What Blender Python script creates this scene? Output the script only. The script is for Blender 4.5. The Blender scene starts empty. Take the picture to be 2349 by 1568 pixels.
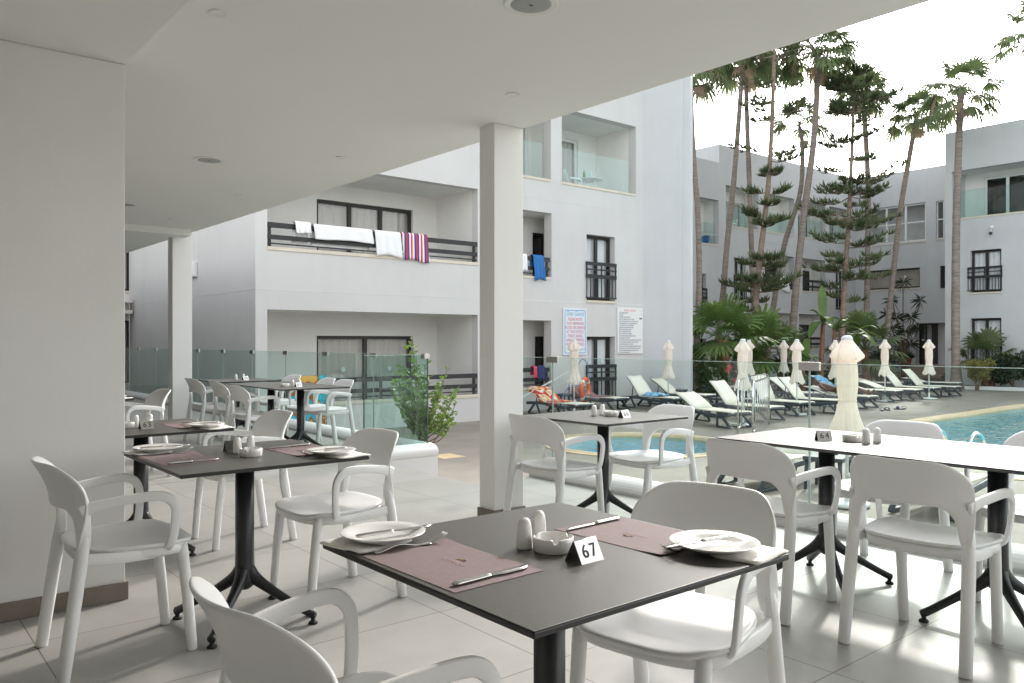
import bpy, bmesh, math, random
from mathutils import Vector, Matrix
from mathutils.geometry import tessellate_polygon
R = math.radians
PI = math.pi
random.seed(7)
scene = bpy.context.scene
COL = scene.collection
# ---------------------------------------------------------------- measuring
F, CX, CY, CAMZ = 1850.0, 1174.5, 784.0, 1.24
SN, CS = math.sin(R(50.4)), math.cos(R(50.4))
DK = -0.61                      # level of the pool deck (terrace floor is 0)
def room(X, Z): return (X * SN + Z * CS, -X * CS + Z * SN)
def flr(x, y, z=0.0):           # point of a horizontal plane
    Z = F * (CAMZ - z) / (y - CY)
    return room((x - CX) / F * Z, Z)
def onv(x, y, v):               # point of a wall v = const -> (u, z)
    k = (x - CX) / F
    Z = v / (SN - k * CS)
    return (Z * (CS + k * SN), CAMZ + (CY - y) / F * Z)
def onu(x, y, u):               # point of a wall u = const -> (v, z)
    k = (x - CX) / F
    Z = u / (CS + k * SN)
    return (Z * (SN - k * CS), CAMZ + (CY - y) / F * Z)
def at(x, y, Z):
    u, v = room((x - CX) / F * Z, Z)
    return Vector((u, v, CAMZ + (CY - y) / F * Z))
# ---------------------------------------------------------------- materials
MATS = {}
def nn(nt, t, **k):
    n = nt.nodes.new(t)
    for a, b in k.items():
        if a.startswith('i_'):
            n.inputs[a[2:].replace('_', ' ')].default_value = b
        else: setattr(n, a, b)
    return n
def M(name, col, rough=.5, var=.05, scale=6., bump=0., bscale=60., metal=0., spec=.5, coat=0., sub=0., trans=0., stretch=None):
    m = bpy.data.materials.new(name); m.use_nodes = True
    nt = m.node_tree; b = nt.nodes['Principled BSDF']; L = nt.links.new
    b.inputs['Roughness'].default_value = rough; b.inputs['Metallic'].default_value = metal
    b.inputs['Specular IOR Level'].default_value = spec; b.inputs['Coat Weight'].default_value = coat
    tc = nn(nt, 'ShaderNodeTexCoord')
    src = tc.outputs['Object']
    if stretch:
        mp = nn(nt, 'ShaderNodeMapping'); mp.inputs['Scale'].default_value = stretch
        L(src, mp.inputs['Vector']); src = mp.outputs['Vector']
    n = nn(nt, 'ShaderNodeTexNoise', i_Scale=scale, i_Detail=6.0, i_Roughness=.6); L(src, n.inputs['Vector'])
    r = nn(nt, 'ShaderNodeValToRGB')
    c = Vector(col[:3])
    r.color_ramp.elements[0].position = .3; r.color_ramp.elements[1].position = .7
    r.color_ramp.elements[0].color = (*[max(0, x * (1 - var)) for x in c], 1)
    r.color_ramp.elements[1].color = (*[min(1, x * (1 + var)) for x in c], 1)
    L(n.outputs['Fac'], r.inputs['Fac']); L(r.outputs['Color'], b.inputs['Base Color'])
    if bump:
        n2 = nn(nt, 'ShaderNodeTexNoise', i_Scale=bscale, i_Detail=4.0); L(src, n2.inputs['Vector'])
        bp = nn(nt, 'ShaderNodeBump', i_Strength=bump, i_Distance=.01); L(n2.outputs['Fac'], bp.inputs['Height'])
        L(bp.outputs['Normal'], b.inputs['Normal'])
    if trans:
        tr = nn(nt, 'ShaderNodeBsdfTranslucent'); L(r.outputs['Color'], tr.inputs['Color'])
        mx = nn(nt, 'ShaderNodeMixShader'); mx.inputs['Fac'].default_value = trans
        L(b.outputs[0], mx.inputs[1]); L(tr.outputs[0], mx.inputs[2]); L(mx.outputs[0], nt.nodes['Material Output'].inputs['Surface'])
    MATS[name] = m
    return m
def glass(name, tint, ior=1.45, rough=0., bump=0., bscale=3., gl=(1, 1, 1)):
    m = bpy.data.materials.new(name); m.use_nodes = True
    nt = m.node_tree; L = nt.links.new
    nt.nodes.remove(nt.nodes['Principled BSDF'])
    t = nn(nt, 'ShaderNodeBsdfTransparent'); t.inputs['Color'].default_value = (*tint, 1)
    g = nn(nt, 'ShaderNodeBsdfGlossy'); g.inputs['Roughness'].default_value = rough; g.inputs['Color'].default_value = (*gl, 1)
    f = nn(nt, 'ShaderNodeFresnel', i_IOR=ior)
    if bump:
        tc = nn(nt, 'ShaderNodeTexCoord')
        n2 = nn(nt, 'ShaderNodeTexNoise', i_Scale=bscale, i_Detail=3.0); L(tc.outputs['Object'], n2.inputs['Vector'])
        bp = nn(nt, 'ShaderNodeBump', i_Strength=bump, i_Distance=.05); L(n2.outputs['Fac'], bp.inputs['Height'])
        L(bp.outputs['Normal'], g.inputs['Normal']); L(bp.outputs['Normal'], f.inputs['Normal'])
    mx = nn(nt, 'ShaderNodeMixShader')
    ge = nn(nt, 'ShaderNodeNewGeometry'); iv = nn(nt, 'ShaderNodeMath', operation='SUBTRACT'); iv.inputs[0].default_value = 1.0
    L(ge.outputs['Backfacing'], iv.inputs[1])          # reflect on the entry face only (no false total reflection inside the pane)
    mu = nn(nt, 'ShaderNodeMath', operation='MULTIPLY'); L(f.outputs[0], mu.inputs[0]); L(iv.outputs[0], mu.inputs[1])
    L(mu.outputs[0], mx.inputs['Fac']); L(t.outputs[0], mx.inputs[1]); L(g.outputs[0], mx.inputs[2])
    L(mx.outputs[0], nt.nodes['Material Output'].inputs['Surface'])
    MATS[name] = m
    return m
def tile_mat():
    m = M('floor_tile', (.32, .313, .298), rough=.3, var=.13, scale=1.1, bump=.05, bscale=40, spec=.45)
    nt = m.node_tree; L = nt.links.new; b = nt.nodes['Principled BSDF']
    tc = nn(nt, 'ShaderNodeTexCoord'); mp = nn(nt, 'ShaderNodeMapping')
    mp.inputs['Location'].default_value = (-1.35, -1.56, 0)
    L(tc.outputs['Object'], mp.inputs['Vector'])
    br = nn(nt, 'ShaderNodeTexBrick', i_Scale=1.0)
    br.offset = 0.0; br.squash = 1.0
    for k, v in (('Brick Width', .75), ('Row Height', .75), ('Mortar Size', .0028), ('Mortar Smooth', .1), ('Bias', 0.)):
        br.inputs[k].default_value = v
    br.inputs['Color1'].default_value = (1, 1, 1, 1); br.inputs['Color2'].default_value = (.90, .90, .89, 1)
    br.inputs['Mortar'].default_value = (.40, .35, .29, 1)
    L(mp.outputs['Vector'], br.inputs['Vector'])
    ramp = [n for n in nt.nodes if n.type == 'VALTORGB'][0]
    # streaky cloudiness inside the tiles
    n3 = nn(nt, 'ShaderNodeTexNoise', i_Scale=7.0, i_Detail=8.0, i_Roughness=.7); L(tc.outputs['Object'], n3.inputs['Vector'])
    r3 = nn(nt, 'ShaderNodeMapRange'); r3.inputs['To Min'].default_value = .88; r3.inputs['To Max'].default_value = 1.08
    L(n3.outputs['Fac'], r3.inputs['Value'])
    m1 = nn(nt, 'ShaderNodeMix', data_type='RGBA', blend_type='MULTIPLY'); m1.inputs['Factor'].default_value = 1
    L(ramp.outputs['Color'], m1.inputs['A']); L(br.outputs['Color'], m1.inputs['B'])
    m2 = nn(nt, 'ShaderNodeMix', data_type='RGBA', blend_type='MULTIPLY'); m2.inputs['Factor'].default_value = 1
    L(m1.outputs['Result'], m2.inputs['A']); L(r3.outputs['Result'], m2.inputs['B'])
    L(m2.outputs['Result'], b.inputs['Base Color'])
    n4 = nn(nt, 'ShaderNodeTexNoise', i_Scale=2.6, i_Detail=9.0, i_Roughness=.75); L(tc.outputs['Object'], n4.inputs['Vector'])
    r4 = nn(nt, 'ShaderNodeMapRange'); r4.inputs['From Min'].default_value = .60; r4.inputs['From Max'].default_value = .74; r4.inputs['To Max'].default_value = .35
    L(n4.outputs['Fac'], r4.inputs['Value'])
    m3 = nn(nt, 'ShaderNodeMix', data_type='RGBA', blend_type='MULTIPLY'); L(r4.outputs['Result'], m3.inputs['Factor']); m3.inputs['B'].default_value = (.62, .56, .48, 1)
    L(m2.outputs['Result'], m3.inputs['A']); L(m3.outputs['Result'], b.inputs['Base Color'])
    rr = nn(nt, 'ShaderNodeMapRange'); rr.inputs['To Min'].default_value = .30; rr.inputs['To Max'].default_value = .55
    L(n3.outputs['Fac'], rr.inputs['Value']); L(rr.outputs['Result'], b.inputs['Roughness'])
def stripe_mat(name, axis, freq, cols, rough=.9):
    m = bpy.data.materials.new(name); m.use_nodes = True
    nt = m.node_tree; L = nt.links.new; b = nt.nodes['Principled BSDF']; b.inputs['Roughness'].default_value = rough
    tc = nn(nt, 'ShaderNodeTexCoord'); sp = nn(nt, 'ShaderNodeSeparateXYZ'); L(tc.outputs['Object'], sp.inputs[0])
    mu = nn(nt, 'ShaderNodeMath', operation='MULTIPLY'); mu.inputs[1].default_value = freq; L(sp.outputs[axis], mu.inputs[0])
    fr = nn(nt, 'ShaderNodeMath', operation='FRACT'); L(mu.outputs[0], fr.inputs[0])
    r = nn(nt, 'ShaderNodeValToRGB'); r.color_ramp.interpolation = 'CONSTANT'
    for i, c in enumerate(cols):
        e = r.color_ramp.elements[i] if i < 2 else r.color_ramp.elements.new(i / len(cols))
        e.position = i / len(cols); e.color = (*c, 1)
    L(fr.outputs[0], r.inputs['Fac']); L(r.outputs['Color'], b.inputs['Base Color'])
    MATS[name] = m
def blotch_mat(name, cols, scale, rough=.9):
    m = bpy.data.materials.new(name); m.use_nodes = True
    nt = m.node_tree; L = nt.links.new; b = nt.nodes['Principled BSDF']; b.inputs['Roughness'].default_value = rough
    tc = nn(nt, 'ShaderNodeTexCoord'); n = nn(nt, 'ShaderNodeTexNoise', i_Scale=scale, i_Detail=2.0, i_Distortion=1.2)
    L(tc.outputs['Object'], n.inputs['Vector'])
    r = nn(nt, 'ShaderNodeValToRGB'); r.color_ramp.interpolation = 'CONSTANT'
    for i, c in enumerate(cols):
        p = .3 + .4 * i / len(cols)
        e = r.color_ramp.elements[i] if i < 2 else r.color_ramp.elements.new(p)
        e.position = p if i else 0; e.color = (*c, 1)
    L(n.outputs['Fac'], r.inputs['Fac']); L(r.outputs['Color'], b.inputs['Base Color'])
    MATS[name] = m
M('stucco_blue', (.54, .55, .555), rough=.9, var=.035, scale=.9, bump=.3, bscale=70)
M('stucco', (.59, .582, .57), rough=.9, var=.035, scale=.9, bump=.35, bscale=70)
M('stucco_brightened', (.76, .75, .725), rough=.9, var=.04, scale=1., bump=.25, bscale=60)  # facade stucco with brightness painted in, so the shaded balcony recesses look lighter
M('stucco_smooth', (.66, .66, .655), rough=.85, var=.03, scale=.6, bump=.10, bscale=50)
M('render_old', (.74, .72, .69), rough=.9, var=.06, scale=.8, bump=.3, bscale=60)
M('ceiling_paint', (.84, .835, .81), rough=.9, var=.02, scale=.5, bump=.03, bscale=30)
M('pillar_paint', (.80, .795, .775), rough=.85, var=.025, scale=1.5, bump=.06, bscale=40)
M('skirting', (.21, .18, .15), rough=.5, var=.15, scale=5)
M('sill_stone', (.62, .56, .47), rough=.7, var=.08, scale=3)
M('chair_plastic', (.80, .80, .80), rough=.34, var=.02, scale=3, bump=.05, bscale=300, spec=.45)
M('laminate', (.066, .061, .054), rough=.35, var=.14, scale=180, bump=.12, bscale=420, spec=.55)
M('table_edge', (.012, .012, .012), rough=.4, var=.2)
M('black_metal', (.014, .015, .017), rough=.38, var=.2, scale=20, spec=.5)
M('rubber', (.01, .01, .01), rough=.7)
M('porcelain', (.80, .79, .77), rough=.14, var=.02, coat=.5)
M('steel', (.62, .61, .59), rough=.16, var=.05, scale=40, metal=1.)
M('brushed_steel', (.55, .54, .52), rough=.34, var=.1, scale=60, metal=1., stretch=(1, 8, 8))
M('dark_steel', (.10, .10, .10), rough=.4, metal=.6)
M('ink', (.012, .012, .013), rough=.6)
M('mat_paper', (.20, .145, .148), rough=.75, var=.07, scale=60, bump=.05, bscale=300)
M('mat_print', (.42, .30, .31), rough=.8)
M('mat_gold', (.42, .27, .15), rough=.6)
M('napkin_paper', (.82, .80, .76), rough=.95, var=.03, scale=20, bump=.3, bscale=120)
M('clamp_steel', (.5, .49, .46), rough=.3, metal=1.)
M('frame_dark', (.018, .014, .012), rough=.45)
M('frame_white', (.72, .73, .73), rough=.45)
M('rail_black', (.016, .016, .018), rough=.5)
M('curtain', (.62, .58, .55), rough=.95, var=.1, scale=4, stretch=(6, 6, .4))
M('curtain_white', (.80, .80, .82), rough=.95, var=.08, scale=4, stretch=(6, 6, .4))
M('blind', (.40, .36, .31), rough=.95)
M('room_dark', (.09, .085, .08), rough=.9)
M('door_dark', (.020, .016, .014), rough=.5)
M('dot_sticker', (.7, .8, .78), rough=.6)
M('deck', (.245, .222, .188), rough=.8, var=.16, scale=1.3, bump=.5, bscale=45)
M('earth', (.12, .09, .07), rough=1., var=.4, scale=5, bump=.6, bscale=20)
M('coping', (.60, .47, .29), rough=.7, var=.12, scale=6, bump=.2)
M('pool_tile', (.06, .44, .54), rough=.5, var=.12, scale=1.5)
M('pool_tile_pale', (.11, .49, .62), rough=.5, var=.1, scale=1.5)
M('chrome', (.75, .75, .74), rough=.12, metal=1.)
M('lounger_frame', (.045, .060, .075), rough=.5, var=.1, scale=8)
M('sling', (.80, .765, .665), rough=.85, var=.03, scale=5, bump=.1, bscale=150)
M('parasol_cloth', (.93, .87, .79), rough=.9, var=.05, scale=5, bump=.1, bscale=30, trans=.45)
M('parasol_cap', (.62, .68, .70), rough=.5)
M('pole_white', (.62, .68, .66), rough=.4)
M('towel_white', (.80, .80, .80), rough=1., var=.03, scale=10, bump=.4, bscale=150)
M('towel_blue', (.03, .16, .42), rough=1., var=.12, scale=10, bump=.4, bscale=150)
M('towel_navy', (.03, .05, .14), rough=1., var=.2, scale=10)
stripe_mat('towel_stripe', 0, 3.9, [(.05, .06, .2), (.75, .75, .75), (.62, .03, .05), (.75, .75, .75), (.05, .06, .22), (.55, .04, .07)])
blotch_mat('towel_red', [(.55, .05, .03), (.65, .07, .04), (.75, .5, .2), (.8, .75, .65), (.6, .05, .03)], 3.2)
blotch_mat('towel_jungle', [(.02, .03, .02), (.25, .32, .08), (.5, .05, .16), (.05, .25, .4), (.55, .2, .08), (.1, .2, .05)], 5.)
blotch_mat('towel_sea', [(.03, .2, .45), (.3, .5, .65), (.05, .3, .55), (.4, .55, .65)], 7.)
blotch_mat('towel_beach', [(.02, .35, .5), (.05, .5, .6), (.03, .42, .55), (.35, .13, .04), (.75, .42, .1)], 2.2)
M('bark_palm', (.24, .20, .175), rough=.95, var=.35, scale=2.2, bump=.9, bscale=9, stretch=(1, 1, 7))
M('bark_pine', (.24, .18, .14), rough=.95, var=.3, scale=3, bump=.8, bscale=12, stretch=(1, 1, 4))
M('palm_leaf', (.125, .17, .07), rough=.6, var=.35, scale=1.2, trans=.45)
M('palm_leaf_bright', (.105, .18, .045), rough=.55, var=.35, scale=1.2, trans=.3)
M('palm_dead', (.46, .36, .26), rough=.9, var=.3, scale=2, trans=.3)
M('pine_leaf', (.08, .105, .045), rough=.7, var=.4, scale=1.5, trans=.3)
M('bush_leaf', (.05, .115, .022), rough=.55, var=.5, scale=4, trans=.25)
M('bush_dark', (.03, .055, .024), rough=.55, var=.5, scale=4, trans=.2)
M('bush_yellow', (.20, .20, .06), rough=.6, var=.4, scale=6, trans=.2)
M('laurel_leaf', (.17, .26, .07), rough=.4, var=.5, scale=7, trans=.4)
M('twig', (.16, .11, .07), rough=.9, var=.2)
M('banana_leaf', (.10, .17, .04), rough=.5, var=.3, scale=3, trans=.35)
M('dracaena_leaf', (.03, .05, .022), rough=.5, var=.3, scale=3, trans=.15)
M('flower_red', (.6, .02, .03), rough=.6)
M('terracotta', (.40, .14, .07), rough=.8)
M('sign_board', (.66, .72, .77), rough=.4, var=.01)
M('sign_white', (.74, .74, .72), rough=.4, var=.01)
M('sign_blue', (.13, .33, .52), rough=.5)
M('sign_red', (.62, .05, .10), rough=.5)
M('sign_navy', (.06, .07, .17), rough=.5)
M('life_orange', (.75, .13, .04), rough=.5)
M('rope_blue', (.08, .22, .42), rough=.7)
M('bin_yellow', (.70, .36, .03), rough=.5)
M('skin_dark', (.10, .05, .033), rough=.5, var=.1)
M('shorts_green', (.12, .62, .12), rough=.8)
M('hair_black', (.01, .009, .008), rough=.7)
M('speaker_grille', (.42, .43, .43), rough=.7, var=.05, scale=200, bump=.3, bscale=900)
M('lamp_inner', (.27, .265, .25), rough=.5)
M('trim_white', (.80, .79, .77), rough=.5)
M('plastic_green', (.05, .28, .06), rough=.3)
M('stair_tile', (.34, .27, .20), rough=.7, var=.1)
M('camera_dark', (.03, .03, .03), rough=.4)
tile_mat()
def weather(name, amt=.10):
    m = MATS[name]; nt = m.node_tree; L = nt.links.new; b = nt.nodes['Principled BSDF']
    src = b.inputs['Base Color'].links[0].from_socket
    tc = nn(nt, 'ShaderNodeTexCoord'); mp = nn(nt, 'ShaderNodeMapping'); mp.inputs['Scale'].default_value = (2.2, 2.2, .16)
    L(tc.outputs['Object'], mp.inputs['Vector'])
    n = nn(nt, 'ShaderNodeTexNoise', i_Scale=1.6, i_Detail=7.0, i_Roughness=.65); L(mp.outputs['Vector'], n.inputs['Vector'])
    n2 = nn(nt, 'ShaderNodeTexNoise', i_Scale=.55, i_Detail=5.0); L(tc.outputs['Object'], n2.inputs['Vector'])
    mu = nn(nt, 'ShaderNodeMath', operation='MULTIPLY'); L(n.outputs['Fac'], mu.inputs[0]); L(n2.outputs['Fac'], mu.inputs[1])
    r = nn(nt, 'ShaderNodeMapRange'); r.inputs['From Min'].default_value = .22; r.inputs['From Max'].default_value = .42; r.inputs['To Min'].default_value = 0; r.inputs['To Max'].default_value = amt
    L(mu.outputs[0], r.inputs['Value'])
    mx = nn(nt, 'ShaderNodeMix', data_type='RGBA', blend_type='MULTIPLY'); L(r.outputs['Result'], mx.inputs['Factor'])
    mx.inputs['B'].default_value = (.45, .40, .34, 1); L(src, mx.inputs['A']); L(mx.outputs['Result'], b.inputs['Base Color'])
weather('stucco', .07); weather('stucco_blue', .08); weather('stucco_smooth', .08); weather('pillar_paint', .05); weather('render_old', .3)
glass('fence_glass', (.915, .965, .95), ior=1.40)
glass('fence_glass_green', (.86, .94, .92), ior=1.40)
glass('balcony_glass', (.86, .94, .93), ior=1.55)
glass('window_glass', (.96, .97, .97), ior=1.55)
glass('water', (.78, .95, .96), ior=1.33, bump=1.0, bscale=3.2)
# ---------------------------------------------------------------- mesh helpers
class MB:
    def __init__(s): s.v = []; s.f = []
    def add(s, vs, fs):
        o = len(s.v); s.v += [Vector(p) for p in vs]; s.f += [tuple(i + o for i in f) for f in fs]; return s
    def box(s, a, b, c, d, e, f):
        return s.add([(a, c, e), (b, c, e), (b, d, e), (a, d, e), (a, c, f), (b, c, f), (b, d, f), (a, d, f)],
                     [(3, 2, 1, 0), (4, 5, 6, 7), (0, 1, 5, 4), (1, 2, 6, 5), (2, 3, 7, 6), (3, 0, 4, 7)])
    def beam(s, p, q, w, h):       # a rectangular bar from p to q
        p, q = Vector(p), Vector(q); d = (q - p).normalized()
        a = d.cross(Vector((0, 0, 1)))
        a = Vector((1, 0, 0)) if a.length < 1e-4 else a.normalized()
        b = a.cross(d)
        vs = [c + a * w / 2 * i + b * h / 2 * j for c in (p, q) for i, j in ((-1, -1), (1, -1), (1, 1), (-1, 1))]
        return s.add(vs, [(0, 1, 2, 3), (7, 6, 5, 4), (0, 4, 5, 1), (1, 5, 6, 2), (2, 6, 7, 3), (3, 7, 4, 0)])
    def tube(s, pts, rad, n=12, cap=True, closed=False):
        pts = [Vector(p) for p in pts]; m = len(pts)
        if not isinstance(rad, (list, tuple)): rad = [rad] * m
        o = len(s.v); a = None
        for i, p in enumerate(pts):
            if closed: d = pts[(i + 1) % m] - pts[i - 1]
            else: d = pts[min(i + 1, m - 1)] - pts[max(i - 1, 0)]
            d.normalize()
            if a is None:
                a = d.cross(Vector((.31, .2, .93))); a = a if a.length > .05 else d.cross(Vector((1, 0, 0)))
            a = (a - d * a.dot(d)).normalized(); b = d.cross(a)
            for k in range(n):
                t = 2 * PI * k / n
                s.v.append(p + (a * math.cos(t) + b * math.sin(t)) * rad[i])
        for i in range(m if closed else m - 1):
            j = (i + 1) % m
            for k in range(n):
                l = (k + 1) % n
                s.f.append((o + i * n + k, o + i * n + l, o + j * n + l, o + j * n + k))
        if cap and not closed:
            s.f.append(tuple(o + k for k in range(n))[::-1]); s.f.append(tuple(o + (m - 1) * n + k for k in range(n)))
        return s
    def band(s, pts, w, t, side, cap=True):   # flat rounded ribbon; side = the thin direction
        pts = [Vector(p) for p in pts]; m = len(pts); o = len(s.v); side = Vector(side).normalized()
        sec = []
        for k in range(12):
            a = 2 * PI * k / 12; ca, sa = math.cos(a), math.sin(a)
            sec.append((math.copysign(abs(ca) ** .38, ca), math.copysign(abs(sa) ** .38, sa)))
        for i, p in enumerate(pts):
            d = (pts[min(i + 1, m - 1)] - pts[max(i - 1, 0)]).normalized()
            c = side - d * side.dot(d); c.normalize(); b = d.cross(c)
            ww = w[i] if isinstance(w, list) else w
            for ca, sa in sec: s.v.append(p + b * ww / 2 * ca + c * t / 2 * sa)
        for i in range(m - 1):
            for k in range(12):
                l = (k + 1) % 12
                s.f.append((o + i * 12 + k, o + i * 12 + l, o + i * 12 + 12 + l, o + i * 12 + 12 + k))
        s.f.append(tuple(o + k for k in range(12))[::-1]); s.f.append(tuple(o + (m - 1) * 12 + k for k in range(12)))
        return s
    def lathe(s, prof, n=32, c=(0, 0, 0), warp=None):
        o = len(s.v); c = Vector(c); m = len(prof)
        for i, (r, z) in enumerate(prof):
            for k in range(n):
                t = 2 * PI * k / n
                zz = warp(i, t, r, z) if warp else z
                s.v.append(c + Vector((r * math.cos(t), r * math.sin(t), zz)))
        for i in range(m - 1):
            for k in range(n):
                l = (k + 1) % n
                s.f.append((o + i * n + k, o + i * n + l, o + (i + 1) * n + l, o + (i + 1) * n + k))
        s.f.append(tuple(o + k for k in range(n))[::-1]); s.f.append(tuple(o + (m - 1) * n + k for k in range(n)))
        return s
    def prism(s, poly, z0, z1):
        n = len(poly)
        vs = [(p[0], p[1], z0) for p in poly] + [(p[0], p[1], z1) for p in poly]
        return s.add(vs, [tuple(range(n))[::-1], tuple(range(n, 2 * n))] + [(i, (i + 1) % n, n + (i + 1) % n, n + i) for i in range(n)])
    def grid(s, rows, th=0., closed=False):    # rows of points -> sheet, thickened along its normals
        nr, nc = len(rows), len(rows[0])
        P = [[Vector(p) for p in r] for r in rows]
        def norm(i, j):
            a = P[min(i + 1, nr - 1)][j] - P[max(i - 1, 0)][j]; b = P[i][min(j + 1, nc - 1)] - P[i][max(j - 1, 0)]
            n = a.cross(b); return n.normalized() if n.length > 1e-9 else Vector((0, 0, 1))
        T = th if callable(th) else (lambda i, j: th)
        o = len(s.v)
        if not callable(th) and th == 0:
            for r in P: s.v += r
            for i in range(nr - 1):
                for j in range(nc - 1): s.f.append((o + i * nc + j, o + i * nc + j + 1, o + (i + 1) * nc + j + 1, o + (i + 1) * nc + j))
            return s
        for sg in (1, -1):
            for i in range(nr):
                for j in range(nc): s.v.append(P[i][j] + norm(i, j) * (T(i, j) / 2 * sg))
        N = nr * nc
        for i in range(nr - 1):
            for j in range(nc - 1):
                a = (o + i * nc + j, o + (i + 1) * nc + j, o + (i + 1) * nc + j + 1, o + i * nc + j + 1)
                s.f.append(a[::-1]); s.f.append(tuple(x + N for x in a))
        ring = [(0, j) for j in range(nc)] + [(i, nc - 1) for i in range(1, nr)] + [(nr - 1, j) for j in range(nc - 2, -1, -1)] + [(i, 0) for i in range(nr - 2, 0, -1)]
        for k in range(len(ring)):
            a, b = ring[k], ring[(k + 1) % len(ring)]
            ia, ib = o + a[0] * nc + a[1], o + b[0] * nc + b[1]
            s.f.append((ia, ib, ib + N, ia + N))
        return s
    def xf(s, mat):
        s.v = [mat @ p for p in s.v]; return s
    def build(s, name, mat, parent=None, loc=(0, 0, 0), rz=0., smooth=False, bevel=0., sub=0, world=False, seg=2):
        me = bpy.data.meshes.new(name); me.from_pydata([tuple(p) for p in s.v], [], s.f)
        me.materials.append(MATS[mat])
        bm = bmesh.new(); bm.from_mesh(me); bmesh.ops.recalc_face_normals(bm, faces=bm.faces); [f.normal_flip() for f in bm.faces if name == 'pool_water' and f.normal.z < 0]; bm.to_mesh(me); bm.free()
        if smooth:
            for p in me.polygons: p.use_smooth = True
        o = bpy.data.objects.new(name, me); COL.objects.link(o)
        o.location = loc; o.rotation_euler = (0, 0, rz)
        if bevel:
            b = o.modifiers.new('bevel', 'BEVEL'); b.width = bevel; b.segments = seg; b.limit_method = 'ANGLE'; b.angle_limit = R(40)
        if sub:
            b = o.modifiers.new('subsurf', 'SUBSURF'); b.levels = sub; b.render_levels = sub
        if parent:
            o.parent = parent
            if world: o.location = -parent.location if parent.parent is None else Vector((0, 0, 0))
        return o
def tag(o, label=None, cat=None, group=None, kind=None):
    if label: o['label'] = label
    if cat: o['category'] = cat
    if group: o['group'] = group
    if kind: o['kind'] = kind
    return o
def empty(name, loc, rz=0., label=None, cat=None, group=None):
    o = bpy.data.objects.new(name, None); COL.objects.link(o); o.empty_display_size = .1
    o.location = loc; o.rotation_euler = (0, 0, rz)
    return tag(o, label, cat, group)
def copy_tree(o, parent=None):
    c = o.copy(); COL.objects.link(c)
    if parent: c.parent = parent
    for ch in list(o.children): copy_tree(ch, c)
    return c
def place(proto, used, loc, rz, label, group=None):
    o = copy_tree(proto) if used[0] else proto
    used[0] = True
    o.location = loc; o.rotation_euler = (0, 0, rz); o['label'] = label
    if group: o['group'] = group
    return o
def text(body, size, mat, name, parent=None, loc=(0, 0, 0), rot=(0, 0, 0), align='CENTER', shear=0., ext=.0, space=1., width=1., ay='CENTER', lines=1.):
    c = bpy.data.curves.new(name, 'FONT'); c.body = body; c.size = size; c.align_x = align; c.align_y = ay
    c.shear = shear; c.extrude = ext; c.space_character = space; c.space_line = lines; c.resolution_u = 3
    o = bpy.data.objects.new(name, c); COL.objects.link(o)
    bpy.context.view_layer.update()
    me = bpy.data.meshes.new_from_object(o.evaluated_get(bpy.context.evaluated_depsgraph_get()))
    bpy.data.objects.remove(o); bpy.data.curves.remove(c)
    for v in me.vertices: v.co.x *= width
    me.materials.clear(); me.materials.append(MATS[mat])
    o = bpy.data.objects.new(name, me); COL.objects.link(o)
    o.location = loc; o.rotation_euler = rot
    if parent: o.parent = parent
    return o
def spline(pts, n=6):
    P = [Vector(p) for p in pts]; P = [P[0] * 2 - P[1]] + P + [P[-1] * 2 - P[-2]]
    out = []
    for i in range(1, len(P) - 2):
        for k in range(n):
            t = k / n; a, b, c, d = P[i - 1:i + 3]
            out.append(.5 * (2 * b + (c - a) * t + (2 * a - 5 * b + 4 * c - d) * t * t + (3 * b - a - 3 * c + d) * t ** 3))
    return out + [P[-2]]
def sm(a, b, x):
    t = min(1, max(0, (x - a) / (b - a))); return t * t * (3 - 2 * t)
def struct(o): o['kind'] = 'structure'; return o
# ================================================================ TERRACE (setting)
mb = MB()
mb.box(-6, 4.84, -9, 5.62, -.55, 0).box(-6, 4.22, 5.62, 7.36, -.55, 0).box(-6, 4.84, 7.37, 30, -.55, 0)
struct(mb.build('terrace_floor', 'floor_tile'))
mb = MB(); mb.box(4.22, 4.56, 5.64, 7.34, DK, -.2).box(4.56, 4.9, 5.64, 7.34, DK, -.4)
struct(mb.build('steps', 'deck', bevel=.01))
CEIL, BEAM = 2.74, 2.574
mb = MB().box(-8, 3.68, -12, 32, CEIL, 3.1); struct(mb.build('ceiling', 'ceiling_paint'))
mb = MB().box(-8, 1.04, -12, 4.62, BEAM, CEIL - .002).box(-8, 3.55, 11.0, 11.3, CEIL - .09, CEIL - .002)
struct(mb.build('ceiling_beam', 'ceiling_paint'))
tag(MB().box(-3.6, -3.4, -9, 30, -.5, CEIL - .001).build('wall', 'pillar_paint'), kind='structure')
tag(MB().box(-3.399, 2.2, -3.2, -3.0, -.5, BEAM - .001).build('wall', 'pillar_paint'), kind='structure')  # unseen wall added behind the camera to darken the left of the terrace
def pillar(u0, u1, v0, v1, top, label):
    r = empty('pillar', ((u0 + u1) / 2, (v0 + v1) / 2, 0), 0, label, 'pillar')
    du, dv = (u1 - u0) / 2, (v1 - v0) / 2
    MB().box(-du, du, -dv, dv, 0, top - .001).build('shaft', 'pillar_paint', r, bevel=.004)
    k = MB(); e = .012; h = .085
    k.box(-du - e, du + e, -dv - e, -dv - .0005, .001, h).box(-du - e, -du - .0005, -dv, dv, .001, h)
    k.box(du + .0005, du + e, -dv, dv, .001, h).box(-du - e, du + e, dv + .0005, dv + e, .001, h)
    for i in range(int(du * 2 / .75)):      # joints of the skirting tiles
        pass
    k.build('skirting', 'skirting', r, bevel=.0015)
pillar(-2.6, 1.04, 4.18, 4.6, BEAM, 'broad white wall pillar with brown skirting at the left edge')
pillar(3.42, 3.68, 4.325, 4.49, CEIL, 'slim square white pillar in the middle of the terrace edge')
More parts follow.
